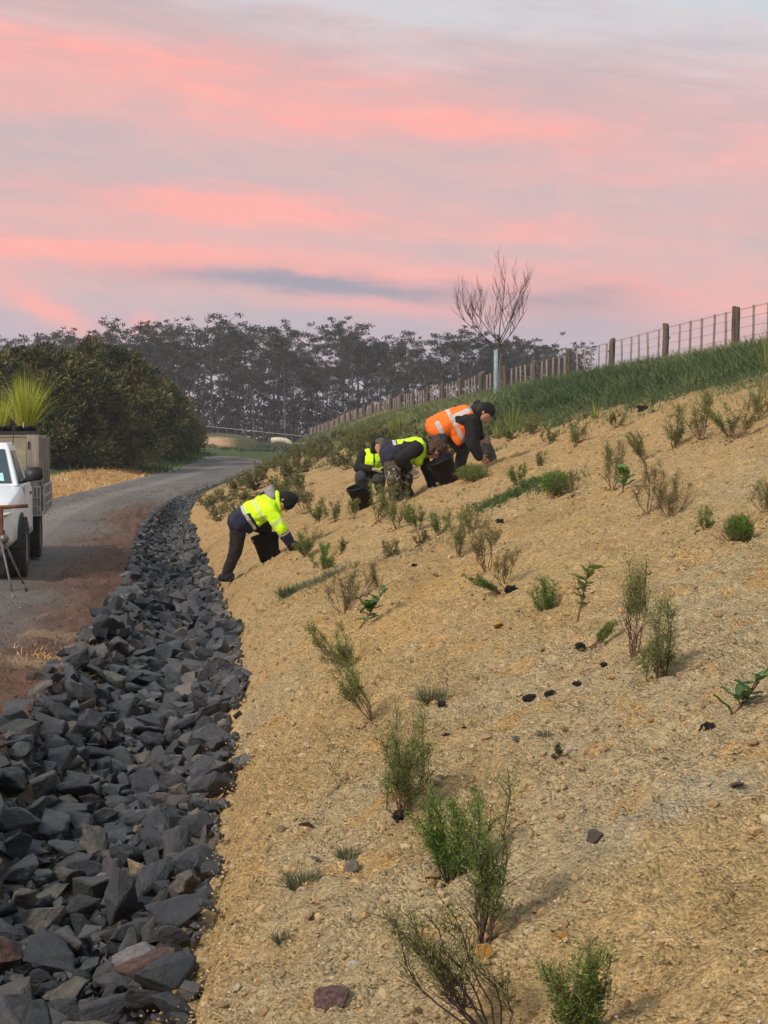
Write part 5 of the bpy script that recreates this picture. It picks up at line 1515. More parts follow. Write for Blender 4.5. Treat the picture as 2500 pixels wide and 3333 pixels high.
# ------------------------------------------------------------------ potted grasses on the box lid
def potted_grass(u, v, d, label, seed, n, h, w, k=4):
    p = ray(u, v, d); t = thing('potted_grass', label, 'potted plant', (p.x, p.y, 1.739 + float(truck.location.z)))
    mb = MB()
    for i in range(k):
        cx, cy = (i % 2 - .5) * .15, (i // 2 - .5) * .15
        mb.lathe([(.001, 0), (.055, 0), (.068, .10), (.074, .105), (.074, .118), (.064, .118), (.060, .10), (.001, .095)], 14, 'Z', (cx, cy, .012))
    mb.build('pots', M_blk, t)
    mb = MB(); mb.box((0, 0, .006), (.34, .34, .01)); 
    for s in (-1, 1): mb.box((s * .168, 0, .03), (.008, .34, .05)); mb.box((0, s * .168, .03), (.328, .008, .05))
    mb.build('tray', M_blk, t)
    mb = MB(); mb.box((.0, -.12, .15), (.02, .004, .09)); mb.build('plant_label', M_white, t)
    tussock_mesh('blades', seed, n, h, w, .0058, .36, M_tuss['lime'], t, (0, 0, .10))


potted_grass(25.5, 437, 22.0, 'tray of bright yellow-green grass in black pots on the truck box', 91, 560, .90, .58)
potted_grass(1.0, 436, 22.6, 'second darker green potted grass at the far left on the truck box', 92, 200, .66, .46)


# ------------------------------------------------------------------ rusty work stand in front of the truck
def stand():
    f = at(17.9, 597.7); k = f.y / F; M_rust = mat('rusty_pipe', (.16, .060, .032), .8, .35, 9, .4, 40); M_leg = mat('grey_steel_leg', (.16, .15, .145), .5, .25, 12, metal=.5)
    R = ray(26.9, 506, f.y + .05); t = thing('work_stand', 'rusty pipe work stand with thin splayed legs in front of the truck', 'stand', (R.x - .45, f.y + .1, gz(R.x - .45, f.y + .1)))
    z = R.z - t.location.z
    mb = MB(); mb.tube([(.45, 0, z), (.2, .0, z - .015), (-.6, 0, z - .03)], .021, 10); mb.build('top_pipe', M_rust, t)
    mb = MB(); mb.box((.14, 0, z - .22), (.07, .05, .40)); mb.box((-.36, 0, z - .22), (.07, .05, .40)); mb.build('upright', M_rust, t)
    mb = MB(); mb.lathe([(.001, -.03), (.05, -.03), (.05, .03), (.001, .03)], 12, 'Y', (.19, -.03, z - .36)); mb.build('clamp', M_leg, t)
    loc = t.location
    for sx, x0, dx in ((1, .16, .20), (-1, -.38, -.20)):
        for sy in (-1, 1):
            gx, gy = loc.x + x0 + dx, loc.y + sy * .30; g = gz(gx, gy) - loc.z; mb = MB()
            a = Vector((x0 - .02 * sx, sy * .02, z - .30)); b = Vector((x0 + dx, sy * .30, g + .01)); mb.tube([a, a.lerp(b, .5), b], [.013, .012, .012], 7); mb.tube([b - (b - a).normalized() * .10, b], [.016, .014], 7); mb.build('leg', M_leg, t)


stand()

# ------------------------------------------------------------------ people
_bm = bmesh.new(); bmesh.ops.create_icosphere(_bm, subdivisions=2, radius=1.0); UNIT = [v.co.copy() for v in _bm.verts]; _bm.free()


def hull_prim(bm, balls, sub=2):
    """convex hull round a few balls (position, radius)"""
    vs = [bm.verts.new(Vector(p) + u * r) for p, r in balls for u in UNIT]
    g = bmesh.ops.convex_hull(bm, input=vs)
    loose = set(x for x in list(g['geom_interior']) + list(g['geom_unused']) if isinstance(x, bmesh.types.BMVert))
    bmesh.ops.delete(bm, geom=list(loose), context='VERTS')


def solid(name, prims, voxel, smooth_it=4, wrinkle=0.0, wscale=14.0, sub=2, keep=1.0):
    """union of the hulls as one continuous skin"""
    m = bpy.data.meshes.new('tmp')
    bm_all = bmesh.new()
    for balls in prims:
        bm = bmesh.new(); hull_prim(bm, balls, sub); tmp = bpy.data.meshes.new('t'); bm.to_mesh(tmp); bm.free(); bm_all.from_mesh(tmp); bpy.data.meshes.remove(tmp)
    bmesh.ops.recalc_face_normals(bm_all, faces=bm_all.faces); bm_all.to_mesh(m); bm_all.free()
    o = bpy.data.objects.new('tmp', m); C.objects.link(o)
    r = o.modifiers.new('r', 'REMESH'); r.mode = 'VOXEL'; r.voxel_size = voxel
    s = o.modifiers.new('s', 'SMOOTH'); s.factor = .5; s.iterations = smooth_it
    if keep < 1: dc = o.modifiers.new('d', 'DECIMATE'); dc.ratio = keep
    dg = bpy.context.evaluated_depsgraph_get(); me = bpy.data.meshes.new_from_object(o.evaluated_get(dg)); me.name = name
    bpy.data.objects.remove(o); bpy.data.meshes.remove(m)
    if wrinkle:
        n = len(me.vertices); co = np.empty(n * 3); me.vertices.foreach_get('co', co); co = co.reshape(-1, 3); no = np.empty(n * 3); me.vertices.foreach_get('normal', no); no = no.reshape(-1, 3)
        d = np.array([mnoise.noise(Vector((p[0], p[1], p[2] * .6)) * wscale) + .5 * mnoise.noise(Vector(p) * wscale * 2.2) for p in co]); me.vertices.foreach_set('co', (co + no * (d * wrinkle)[:, None]).ravel())
    me.polygons.foreach_set('use_smooth', [True] * len(me.polygons)); me.update()
    return me


def paint(me, mats, fn):
    """give every face one of the materials by a rule on its centre"""
    for m in mats: me.materials.append(m)
    me.polygons.foreach_set('material_index', [fn(p.center) for p in me.polygons])


def seg_t(p, a, b):
    ab = b - a; t = (p - a).dot(ab) / ab.length_squared; q = a + ab * min(1, max(0, t)); return t, (p - q).length


SKIN = mat('skin', (.46, .255, .185), .55, .10, 20, spec=.35); M_hiv = mat('hi_vis_yellow_fabric', (.60, .95, .010), .75, .08, 10, .35, 60); M_hio = mat('hi_vis_orange_fabric', (.98, .17, .015), .75, .10, 10, .35, 60)
M_silver = mat('reflective_tape', (.46, .45, .42), .5, .10, 30); M_navy = mat('navy_fabric', (.020, .021, .040), .85, .25, 14, .3, 60); M_bk = mat('black_fabric', (.013, .012, .013), .9, .3, 14, .4, 60); M_char = mat('charcoal_fabric', (.040, .040, .044), .9, .3, 14, .4, 60); M_jean = mat('dark_grey_trouser', (.050, .052, .056), .9, .3, 14, .4, 60)
M_brn = mat('black_brown_trouser', (.020, .015, .013), .9, .3, 14, .4, 60); M_greyf = mat('grey_marl_fabric', (.25, .23, .235), .95, .15, 40, .4, 80); M_boot = mat('dusty_boot', (.055, .048, .042), .8, .4, 20, .4, 50); M_bootg = mat('grey_boot', (.13, .13, .13), .8, .35, 20, .4, 50); M_hairb = mat('brown_hair', (.085, .040, .024), .7, .5, 30, .6, 60, stretch=(1, 1, 5)); M_hairk = mat('black_hair', (.012, .010, .010), .6, .4, 30, .5, 60); M_glove = mat('pale_work_glove', (.42, .41, .38), .85, .15, 30); M_glovey = mat('yellow_green_glove', (.40, .42, .14), .85, .2, 30); M_print = mat('dark_print', (.05, .10, .09), .8, .2, 20); M_eye = mat('eye', (.02, .015, .012), .3, .1, 5)
M_beanie = mat('black_knit', (.010, .010, .012), .95, .3, 60, .6, 120); M_capg = mat('olive_cap', (.10, .095, .07), .9, .2, 30)


def camo_mat():
    m = bpy.data.materials.new('camouflage_fabric'); m.use_nodes = True; nt = m.node_tree; X.nt = nt; b = nt.nodes['Principled BSDF']; b.inputs['Roughness'].default_value = .9
    tc = nt.nodes.new('ShaderNodeTexCoord'); v = X(tc.outputs['Object']); n1 = xnoise(v, 11, 2, .5, .6); mp = nt.nodes.new('ShaderNodeMapping'); mp.inputs['Location'].default_value = (3, 5, 1); nt.links.new(v.s, mp.inputs[0]); n2 = xnoise(X(mp.outputs[0]), 13, 2, .5, .6)
    c = xmix(n1.step(.49, .51), (.035, .027, .020), (.085, .062, .040)); c = xmix(n2.step(.57, .59), c, (.32, .285, .225)); c = xmix((n1 * n2).step(.33, .34), c, (.010, .009, .009)); nt.links.new(c.s, b.inputs['Base Color']); return m


M_camo = camo_mat()


def frame(fwd, up):
    f = fwd.normalized(); s = up.cross(f).normalized(); u = f.cross(s); return f, s, u


def head_prims(c, fwd, up, k=1.0):
    """skull, face, jaw, nose, brow, ears; fwd is where the face looks"""
    f, s, u = frame(fwd, up); P = lambda a, b, d: c + (f * a + s * b + u * d) * k
    r = [[(P(-.015, 0, .03), .092 * k), (P(.02, 0, .025), .082 * k)], [(P(.03, 0, .0), .070 * k), (P(.045, 0, -.065), .045 * k), (P(.075, 0, -.085), .022 * k), (P(.02, .035, -.03), .045 * k), (P(.02, -.035, -.03), .045 * k)],
         [(P(.092, 0, .015), .010 * k), (P(.118, 0, -.022), .013 * k), (P(.095, .012, -.025), .010 * k), (P(.095, -.012, -.025), .010 * k)], [(P(.088, .03, .03), .012 * k), (P(.088, -.03, .03), .012 * k)], [(P(.092, .014, -.055), .009 * k), (P(.092, -.014, -.055), .009 * k)]]
    for sg in (1, -1): r.append([(P(-.01, sg * .078, .012), .014 * k), (P(-.015, sg * .082, -.02), .012 * k), (P(-.02, sg * .086, .005), .012 * k)])
    return r


def hand_prims(w, e, out, curl=.5, k=1.0):
    """palm, four fingers bent at the knuckles and a thumb; w wrist, e direction of the hand, out the palm normal"""
    f, s, u = frame(e, out); P = lambda a, b, d: w + (f * a + s * b + u * d) * k
    r = [[(P(.0, .012, 0), .020 * k), (P(.0, -.012, 0), .020 * k), (P(.08, .028, 0), .013 * k), (P(.08, -.028, 0), .012 * k)]]
    for i, (b, L) in enumerate(((.030, .070), (.010, .080), (-.010, .075), (-.029, .058))):
        a = P(.082, b, 0); d1 = (f * math.cos(curl * .5) - u * math.sin(curl * .5)); d2 = (f * math.cos(curl * 1.4) - u * math.sin(curl * 1.4)); m1 = a + d1 * L * .55 * k; m2 = m1 + d2 * L * .5 * k
        r += [[(a, .0100 * k), (m1, .0092 * k)], [(m1, .0092 * k), (m2, .0078 * k)]]
    a = P(.022, .026, -.004); m1 = P(.055, .055, -.016); m2 = P(.085, .060, -.030); r += [[(a, .0135 * k), (m1, .0108 * k)], [(m1, .0108 * k), (m2, .0088 * k)]]
    return r


def limb(a, ra, b, rb, c, rc): return [[(a, ra), (b, rb)], [(b, rb), (c, rc)]]


def foot_prims(an, toe, r=.045):
    d = (toe - an); d.z = 0; d = d.normalized(); heel = Vector((an.x, an.y, toe.z + .01)) - d * .05
    return [[(an, r), (heel, r * .85), (Vector((an.x, an.y, toe.z + .035)) + d * .08, r * .85)], [(heel, r * .8), (toe, r * .72), (Vector((an.x, an.y, toe.z + .03)) + d * .06, r * .9)]]


class Worker:
    def __init__(s, label, base, J, clothes):
        s.t = thing('person', label, 'person', base, 'planting workers'); s.b = Vector(base); s.J = {k: v - s.b for k, v in J.items()}
    def add(s, name, me, parent=None): return part(name, me, parent or s.t)


def worker(label, base, J, fwd, up, headk=1.0, handcurl=.6, palm_n=Vector((0, -1, -.3)), palm_f=Vector((0, 1, -.3)), skin_hands=True):
    W = Worker(label, base, J, None); j = W.J
    B = []
    pel = [(j['hip_n'], .10), (j['hip_f'], .10), ((j['hip_n'] + j['hip_f']) / 2 + (j['neck'] - j['hip_n']).normalized() * .12, .115)]
    waist = (j['hip_n'] + j['hip_f']) / 2 * .5 + j['chest'] * .5
    B += [pel, [(waist, .115), ((j['hip_n'] + j['hip_f']) / 2, .11)], [(waist, .11), (j['chest'], .13)], [(j['chest'], .12), (j['sh_n'], .055), (j['sh_f'], .055)], [(j['chest'], .07), (j['neck'], .055)], [(j['neck'], .052), (j['head'] - up.normalized() * .06, .055)]]
    for q in 'nf':
        B += limb(j['sh_' + q], .052, j['el_' + q], .042, j['wr_' + q], .030); B += limb(j['hip_' + q], .085, j['kn_' + q], .060, j['an_' + q], .042); B += foot_prims(j['an_' + q], j['toe_' + q])
        B += hand_prims(j['wr_' + q], j['hand_' + q] - j['wr_' + q], palm_n if q == 'n' else palm_f, handcurl)
    B += head_prims(j['head'], fwd, up, headk)
    me = solid('body', B, .008, 2, keep=.42); me.materials.append(SKIN); W.body = W.add('body', me)
    f, s, u = frame(fwd, up)
    for sg in (1, -1):
        mb = MB(); c = j['head'] + (f * .083 + s * sg * .031 + u * .012) * headk; n = 8
        mb.lathe([(.001, -.009), (.008, -.005), (.011, 0), (.008, .005), (.001, .009)], 8, 'Z', c); mb.build('eye', M_eye, W.t)
    return W


def trousers(W, material, r=(.112, .085, .070), boots=M_boot, seat=.135, fn=None, wr=.010, cuff=.80):
    j = W.J; P = [[(j['hip_n'], seat), (j['hip_f'], seat), ((j['hip_n'] + j['hip_f']) / 2 + (j['chest'] - j['hip_n']).normalized() * .10, seat * .98)]]
    for q in 'nf':
        a, k, an = j['hip_' + q], j['kn_' + q], j['an_' + q]; end = k.lerp(an, .94); P += [[(a, r[0]), (a.lerp(k, .5), (r[0] + r[1]) * .52), ], [(a.lerp(k, .5), (r[0] + r[1]) * .52), (k, r[1])], [(k, r[1]), (end, r[2])]]
    me = solid('trousers', P, .013, 3, wr, 11); me.materials.append(material); W.add('trousers', me)
    for q in 'nf':
        me = solid('boot', foot_prims(j['an_' + q], j['toe_' + q], .058) + [[(j['an_' + q], .058), (j['an_' + q].lerp(j['kn_' + q], .28), .060)]], .010, 3); me.materials.append(boots); W.add('boot', me)


def sleeve_prims(j, q, r=(.075, .062, .050), end=.97):
    a, e, w = j['sh_' + q], j['el_' + q], j['wr_' + q]; w = e.lerp(w, end); return [[(a, r[0]), (e, r[1])], [(e, r[1]), (w, r[2])]]


def C2(x, y): return ((650 + x / 3.16) * .3072, (1250 + y / 3.16) * .3072)
def C3(x, y): return ((1100 + x / 2.765) * .3072, (1250 + y / 2.765) * .3072)


def joints(conv, D, tab):
    r = {}
    for k, (x, y, dy) in tab.items(): r[k] = ray(*conv(x, y), D + dy)
    return r


def plant_feet(J, q, conv, xy, zoff=.03):
    """ankle and toe set on the ground where the photo shows the foot"""
    p = at(*conv(*xy)); return p


# --- worker beside the ditch: hi-vis jacket, navy hem, black beanie
def worker_ditch():
    f1 = at(*C2(262, 2075)); D = f1.y
    J = joints(C2, D, dict(hip_n=(405, 1420, -.10), hip_f=(440, 1400, .12), chest=(690, 1250, .0), neck=(775, 1195, .0), sh_n=(722, 1305, -.17), sh_f=(745, 1240, .18), head=(872, 1210, 0), el_n=(838, 1480, -.20), wr_n=(918, 1628, -.14), hand_n=(948, 1700, -.10), el_f=(820, 1450, .22), wr_f=(930, 1610, .12), hand_f=(965, 1680, .08),
                         kn_n=(375, 1705, -.10), an_n=(262, 1985, -.06), toe_n=(325, 2062, -.10), kn_f=(672, 1470, .16), an_f=(690, 1730, .20), toe_f=(800, 1762, .16)))
    for q in 'nf':
        for k in ('an_', 'toe_'):
            p = J[k + q]; g = gz(p.x, p.y)
            J[k + q] = Vector((p.x, p.y, g + (.10 if k == 'an_' else .035)))
    up = (J['head'] - J['neck']).normalized(); fwd = Vector((.35, -.15, -.9))
    W = worker('person bending in yellow hi-vis jacket and black beanie beside the rock ditch', f1, J, fwd, up); j = W.J
    trousers(W, M_brn, (.115, .082, .062), M_bk, .135)
    pm = (j['hip_n'] + j['hip_f']) / 2
    T = [[(pm, .14), (j['hip_n'], .15), (j['hip_f'], .15), (pm.lerp(j['chest'], .5), .165)], [(pm.lerp(j['chest'], .4), .165), (j['chest'], .155), (j['sh_n'], .085), (j['sh_f'], .085)], [(j['chest'], .13), (j['neck'], .075)]] + sleeve_prims(j, 'n', (.088, .078, .058)) + sleeve_prims(j, 'f', (.085, .075, .058))
    T += [[(pm.lerp(j['chest'], .40) + Vector((.04, -.10, -.13)), .035), (pm.lerp(j['chest'], .62) + Vector((.02, -.10, -.12)), .06), (pm.lerp(j['chest'], .18) + Vector((.05, -.11, -.17)), .022)]]
    me = solid('jacket', T, .011, 4, .011, 10)
    def rule(p):
        ts, ds = seg_t(p, pm, j['neck']); best = ('t', ts, ds - .16)
        for q in 'nf':
            t1, d1 = seg_t(p, j['sh_' + q], j['el_' + q]); t2, d2 = seg_t(p, j['el_' + q], j['wr_' + q])
            if t1 > .25 and d1 - .085 < best[2]: best = ('a', min(t1, 1) * .5, d1 - .085)
            if d2 - .07 < best[2] and t2 > 0: best = ('a', .5 + t2 * .5, d2 - .07)
        k, t, _ = best
        if k == 't':
            if t < .20: return 1
            if t < .275: return 2
            if t < .36 and p.z > pm.z - .12 and t < .36: return 1 if p.y < pm.y + .2 and t < .345 and p.z < pm.z + .1 else 0
            if .52 < t < .60: return 3
            return 0
        if .30 < t < .40: return 3
        if t < .56: return 0
        if .64 < t < .71: return 2
        return 1
    M_silvy = mat('yellow_lit_tape', (.50, .62, .24), .5, .1, 30)
    paint(me, [M_hiv, M_navy, M_silver, M_silvy], rule); jk = W.add('jacket', me)
    # printed panel on the back
    c = pm.lerp(j['neck'], .70); n = Vector((-.3, -.15, .95)).normalized(); ax = (j['neck'] - pm).normalized(); sd_ = n.cross(ax)
    dg = bpy.context.evaluated_depsgraph_get()
    mb = MB(); q = [c + n * .172 + ax * a + sd_ * b for a, b in ((-.03, -.05), (.05, -.05), (.05, .05), (-.03, .05))]; mb.add(q + [p + n * .004 for p in q], [(0, 1, 2, 3), (4, 5, 6, 7), (0, 1, 5, 4), (1, 2, 6, 5), (2, 3, 7, 6), (3, 0, 4, 7)]); mb.build('back_print', M_print, jk)
    hd = solid('hood', [[(j['neck'] + Vector((-.14, 0, .07)), .050), (j['neck'] + Vector((-.05, 0, .115)), .050), (j['neck'] + Vector((-.03, -.06, .03)), .05), (j['neck'] + Vector((-.03, .07, .05)), .05)], [(j['neck'] + Vector((-.055, 0, .12)), .05), (j['neck'] + Vector((.0, 0, .03)), .05)]], .010, 4, .008, 16); hd.materials.append(M_greyf); W.add('hood', hd)
    f, s, u = frame(fwd, up); c = j['head']
    bn = solid('beanie', [[(c - f * .02 + u * .03, .106), (c + u * .10, .075), (c + f * .02 + u * .03, .098)], [(c + u * .04 - f * .01, .106), (c - u * .045 - f * .045, .078)]], .010, 4, .004, 30); bn.materials.append(M_beanie); W.add('beanie', bn)
    cl = solid('collar', [[(j['neck'] + Vector((.03, -.05, .05)), .035), (j['neck'] + Vector((.05, -.08, -.10)), .035), (j['neck'] + Vector((.02, .0, .09)), .03)]], .009, 3); cl.materials.append(M_hiv); W.add('collar', cl)
    for q in 'nf':
        g = solid('glove', hand_prims(j['wr_' + q], j['hand_' + q] - j['wr_' + q], Vector((0, -1, -.3)), .6, 1.12), .008, 2); g.materials.append(M_char); W.add('glove', g)


worker_ditch()


# --- crouching worker facing the camera
def worker_crouch():
    f1 = at(*C3(285, 1010)); D = f1.y
    J = joints(C3, D, dict(hip_n=(235, 855, .16), hip_f=(345, 860, .18), chest=(315, 690, .06), neck=(335, 610, .03), sh_n=(232, 640, .06), sh_f=(418, 648, .06), head=(374, 555, -.02), el_n=(185, 755, -.04), wr_n=(305, 765, -.22), hand_n=(380, 775, -.26), el_f=(450, 760, -.02), wr_f=(405, 790, -.22), hand_f=(350, 785, -.28),
                          kn_n=(205, 840, -.22), an_n=(215, 1000, .0), toe_n=(205, 1030, -.18), kn_f=(375, 850, -.22), an_f=(375, 985, .02), toe_f=(390, 1010, -.16)))
    for q in 'nf':
        for k in ('an_', 'toe_'):
            p = J[k + q]; J[k + q] = Vector((p.x, p.y, gz(p.x, p.y) + (.10 if k == 'an_' else .04)))
    for q in 'nf':                                   # thighs of equal length: hips low over the heels
        J['hip_' + q].z = max(J['hip_' + q].z, J['an_' + q].z + .20)
    fwd = Vector((.30, -.9, -.25)); up = Vector((.12, .1, 1)); up = (up - fwd.normalized() * up.dot(fwd.normalized())).normalized()
    W = worker('person crouching in yellow hi-vis vest and dark hood behind a black bucket', f1, J, fwd, up, palm_n=Vector((0, .3, -1)), palm_f=Vector((0, .3, -1))); j = W.J; pm = (j['hip_n'] + j['hip_f']) / 2
    trousers(W, M_char, (.112, .090, .075), M_boot, .13)
    T = [[(pm, .13), (j['hip_n'], .13), (j['hip_f'], .13), (j['chest'], .145)], [(j['chest'], .14), (j['sh_n'], .085), (j['sh_f'], .085)], [(j['chest'], .10), (j['neck'], .075)]] + sleeve_prims(j, 'n', (.085, .075, .055)) + sleeve_prims(j, 'f', (.085, .075, .055))
    me = solid('jacket', T, .011, 4, .011, 10); me.materials.append(M_bk); W.add('jacket', me)
    V = [[(pm.lerp(j['chest'], .35) + Vector((-.10, -.03, 0)), .115), (pm.lerp(j['chest'], .35) + Vector((.12, -.03, 0)), .115), (j['chest'], .158)], [(j['chest'] + Vector((0, -.01, 0)), .155), (j['sh_n'] + Vector((.055, 0, .02)), .078), (j['sh_f'] + Vector((-.055, 0, .02)), .078)]]
    me = solid('vest', V, .010, 3, .007, 10)
    def rule(p):
        t, _ = seg_t(p, pm, j['neck'])
        if .36 < t < .44: return 1
        if abs(p.x - (j['chest'].x + .02)) < .012 and p.y < j['chest'].y: return 2
        return 0
    paint(me, [M_hiv, M_silver, M_char], rule); v = W.add('vest', me)
    c = j['chest'] + Vector((.10, -.165, -.02)); mb = MB(); mb.box(c, (.05, .006, .016)); mb.build('chest_print', M_print, v)
    f, s, u = frame(fwd, up); c = j['head']
    hd = solid('hood', [[(c - f * .05 + u * .04, .105), (c - f * .05 - u * .10, .085), (c - f * .02 + u * .055, .105)], [(c + s * .095 - f * .01 + u * .02, .035), (c + s * .085 - u * .10 + f * .01, .04), (c - f * .06 - u * .11, .07)], [(c - s * .095 - f * .01 + u * .02, .035), (c - s * .085 - u * .10 + f * .01, .04), (c - f * .06 - u * .11, .07)], [(c - s * .09 + f * .0 + u * .04, .04), (c + u * .125 + f * .005, .04)], [(c + s * .09 + u * .04, .04), (c + u * .125 + f * .005, .04)], [(j['neck'], .09), (c - u * .12 - f * .03, .075)]], .009, 3, .005, 18); hd.materials.append(M_bk); W.add('hood', hd)
    cp = solid('cap', [[(c + f * .055 + u * .075, .052), (c + f * .04 + s * .05 + u * .065, .045), (c + f * .04 - s * .05 + u * .065, .045), (c + u * .10, .05)], [(c + f * .13 + u * .055, .008), (c + f * .10 + s * .05 + u * .055, .010), (c + f * .10 - s * .05 + u * .055, .010), (c + f * .07 + u * .06, .012)]], .007, 2); cp.materials.append(M_capg); W.add('cap', cp)
    for q in 'nf':
        g = solid('glove', hand_prims(j['wr_' + q], j['hand_' + q] - j['wr_' + q], Vector((0, .3, -1)), .6, 1.12) , .008, 2); g.materials.append(M_glovey); W.add('glove', g)


worker_crouch()


# --- worker in camouflage trousers and hi-vis vest, bent over
def worker_camo():
    f1 = at(*C3(545, 1062)); D = f1.y
    J = joints(C3, D, dict(hip_n=(480, 655, -.12), hip_f=(510, 640, .12), chest=(690, 590, .0), neck=(775, 570, .0), sh_n=(712, 575, -.19), sh_f=(755, 610, .18), head=(865, 592, -.02), el_n=(560, 675, -.26), wr_n=(640, 755, -.20), hand_n=(690, 800, -.16), el_f=(800, 780, .14), wr_f=(850, 915, .06), hand_f=(872, 962, .04),
                          kn_n=(500, 850, -.22), an_n=(520, 1030, -.10), toe_n=(570, 1062, -.14), kn_f=(615, 850, -.02), an_f=(590, 1010, .12), toe_f=(660, 1030, .08)))
    for q in 'nf':
        for k in ('an_', 'toe_'):
            p = J[k + q]; J[k + q] = Vector((p.x, p.y, gz(p.x, p.y) + (.10 if k == 'an_' else .04)))
    up = (J['head'] - J['neck']).normalized(); fwd = Vector((.30, -.22, -.9))
    W = worker('person bending in yellow hi-vis vest and camouflage trousers between the other workers', f1, J, fwd, up); j = W.J; pm = (j['hip_n'] + j['hip_f']) / 2
    trousers(W, M_camo, (.120, .098, .088), M_boot, .14)
    T = [[(pm, .14), (j['hip_n'], .15), (j['hip_f'], .15), (pm.lerp(j['chest'], .5), .165)], [(pm.lerp(j['chest'], .45), .16), (j['chest'], .15), (j['sh_n'], .085), (j['sh_f'], .085)], [(j['chest'], .11), (j['neck'], .075)]] + sleeve_prims(j, 'n', (.090, .082, .058)) + sleeve_prims(j, 'f', (.085, .070, .055))
    me = solid('jacket', T, .011, 4, .011, 10); paint(me, [M_bk, M_navy], lambda p: 1 if seg_t(p, pm, j['neck'])[0] < .25 and seg_t(p, j['el_n'], j['wr_n'])[1] > .10 else 0); W.add('jacket', me)
    ax = (j['neck'] - pm).normalized()
    V = [[(pm + Vector((-.06, -.02, .10)), .10), (pm + Vector((-.08, .06, .04)), .11), (pm.lerp(j['chest'], .5), .178), (pm + Vector((-.05, -.10, .0)), .10)], [(pm.lerp(j['chest'], .5) + Vector((.02, 0, .0)), .178), (j['chest'] + Vector((.02, 0, -.0)), .168), (j['sh_n'] + Vector((.02, .06, .02)), .085), (j['sh_f'] + Vector((.02, -.04, 0)), .085)], [(j['chest'] + Vector((.03, -.06, -.14)), .07), (j['chest'] + Vector((.05, .02, -.16)), .06), (j['chest'], .15)]]
    me = solid('vest', V, .010, 3, .009, 9)
    def rule(p):
        t, _ = seg_t(p, pm, j['neck'])
        if t < .10: return 1
        if t < .20: return 2
        if .20 <= t < .24: return 1
        if .44 < t < .51 and p.z > pm.z: return 3
        return 0
    paint(me, [M_hiv, M_navy, M_silver, mat('lit_tape', (.52, .62, .26), .5, .1, 30)], rule); W.add('vest', me)
    f, s, u = frame(fwd, up); c = j['head']
    hr = solid('hair', [[(c - f * .03 + u * .035, .103), (c + u * .05 + f * .01, .092), (c - f * .05 - u * .04, .085)], [(c - f * .02 + s * .05, .065), (c + s * .055 - u * .05 + f * .02, .04)], [(c - f * .02 - s * .05, .065), (c - s * .055 - u * .05 + f * .02, .045)], [(c + f * .04 + u * .09, .05), (c + u * .10, .06)]], .008, 1, .022, 26); hr.materials.append(M_hairb); W.add('hair', hr)
    cl = solid('collar', [[(j['neck'] + Vector((-.01, 0, .07)), .05), (j['neck'] + Vector((.03, -.06, .0)), .045), (j['neck'] + Vector((.0, -.03, .09)), .04)]], .009, 3, .006, 16); cl.materials.append(M_bk); W.add('collar', cl)
    g = solid('glove', hand_prims(j['wr_n'], j['hand_n'] - j['wr_n'], Vector((0, -1, -.3)), .7, 1.15) + [[(j['wr_n'], .045), (j['wr_n'].lerp(j['el_n'], .12), .048)]], .008, 2); g.materials.append(M_glove); W.add('glove', g)


worker_camo()


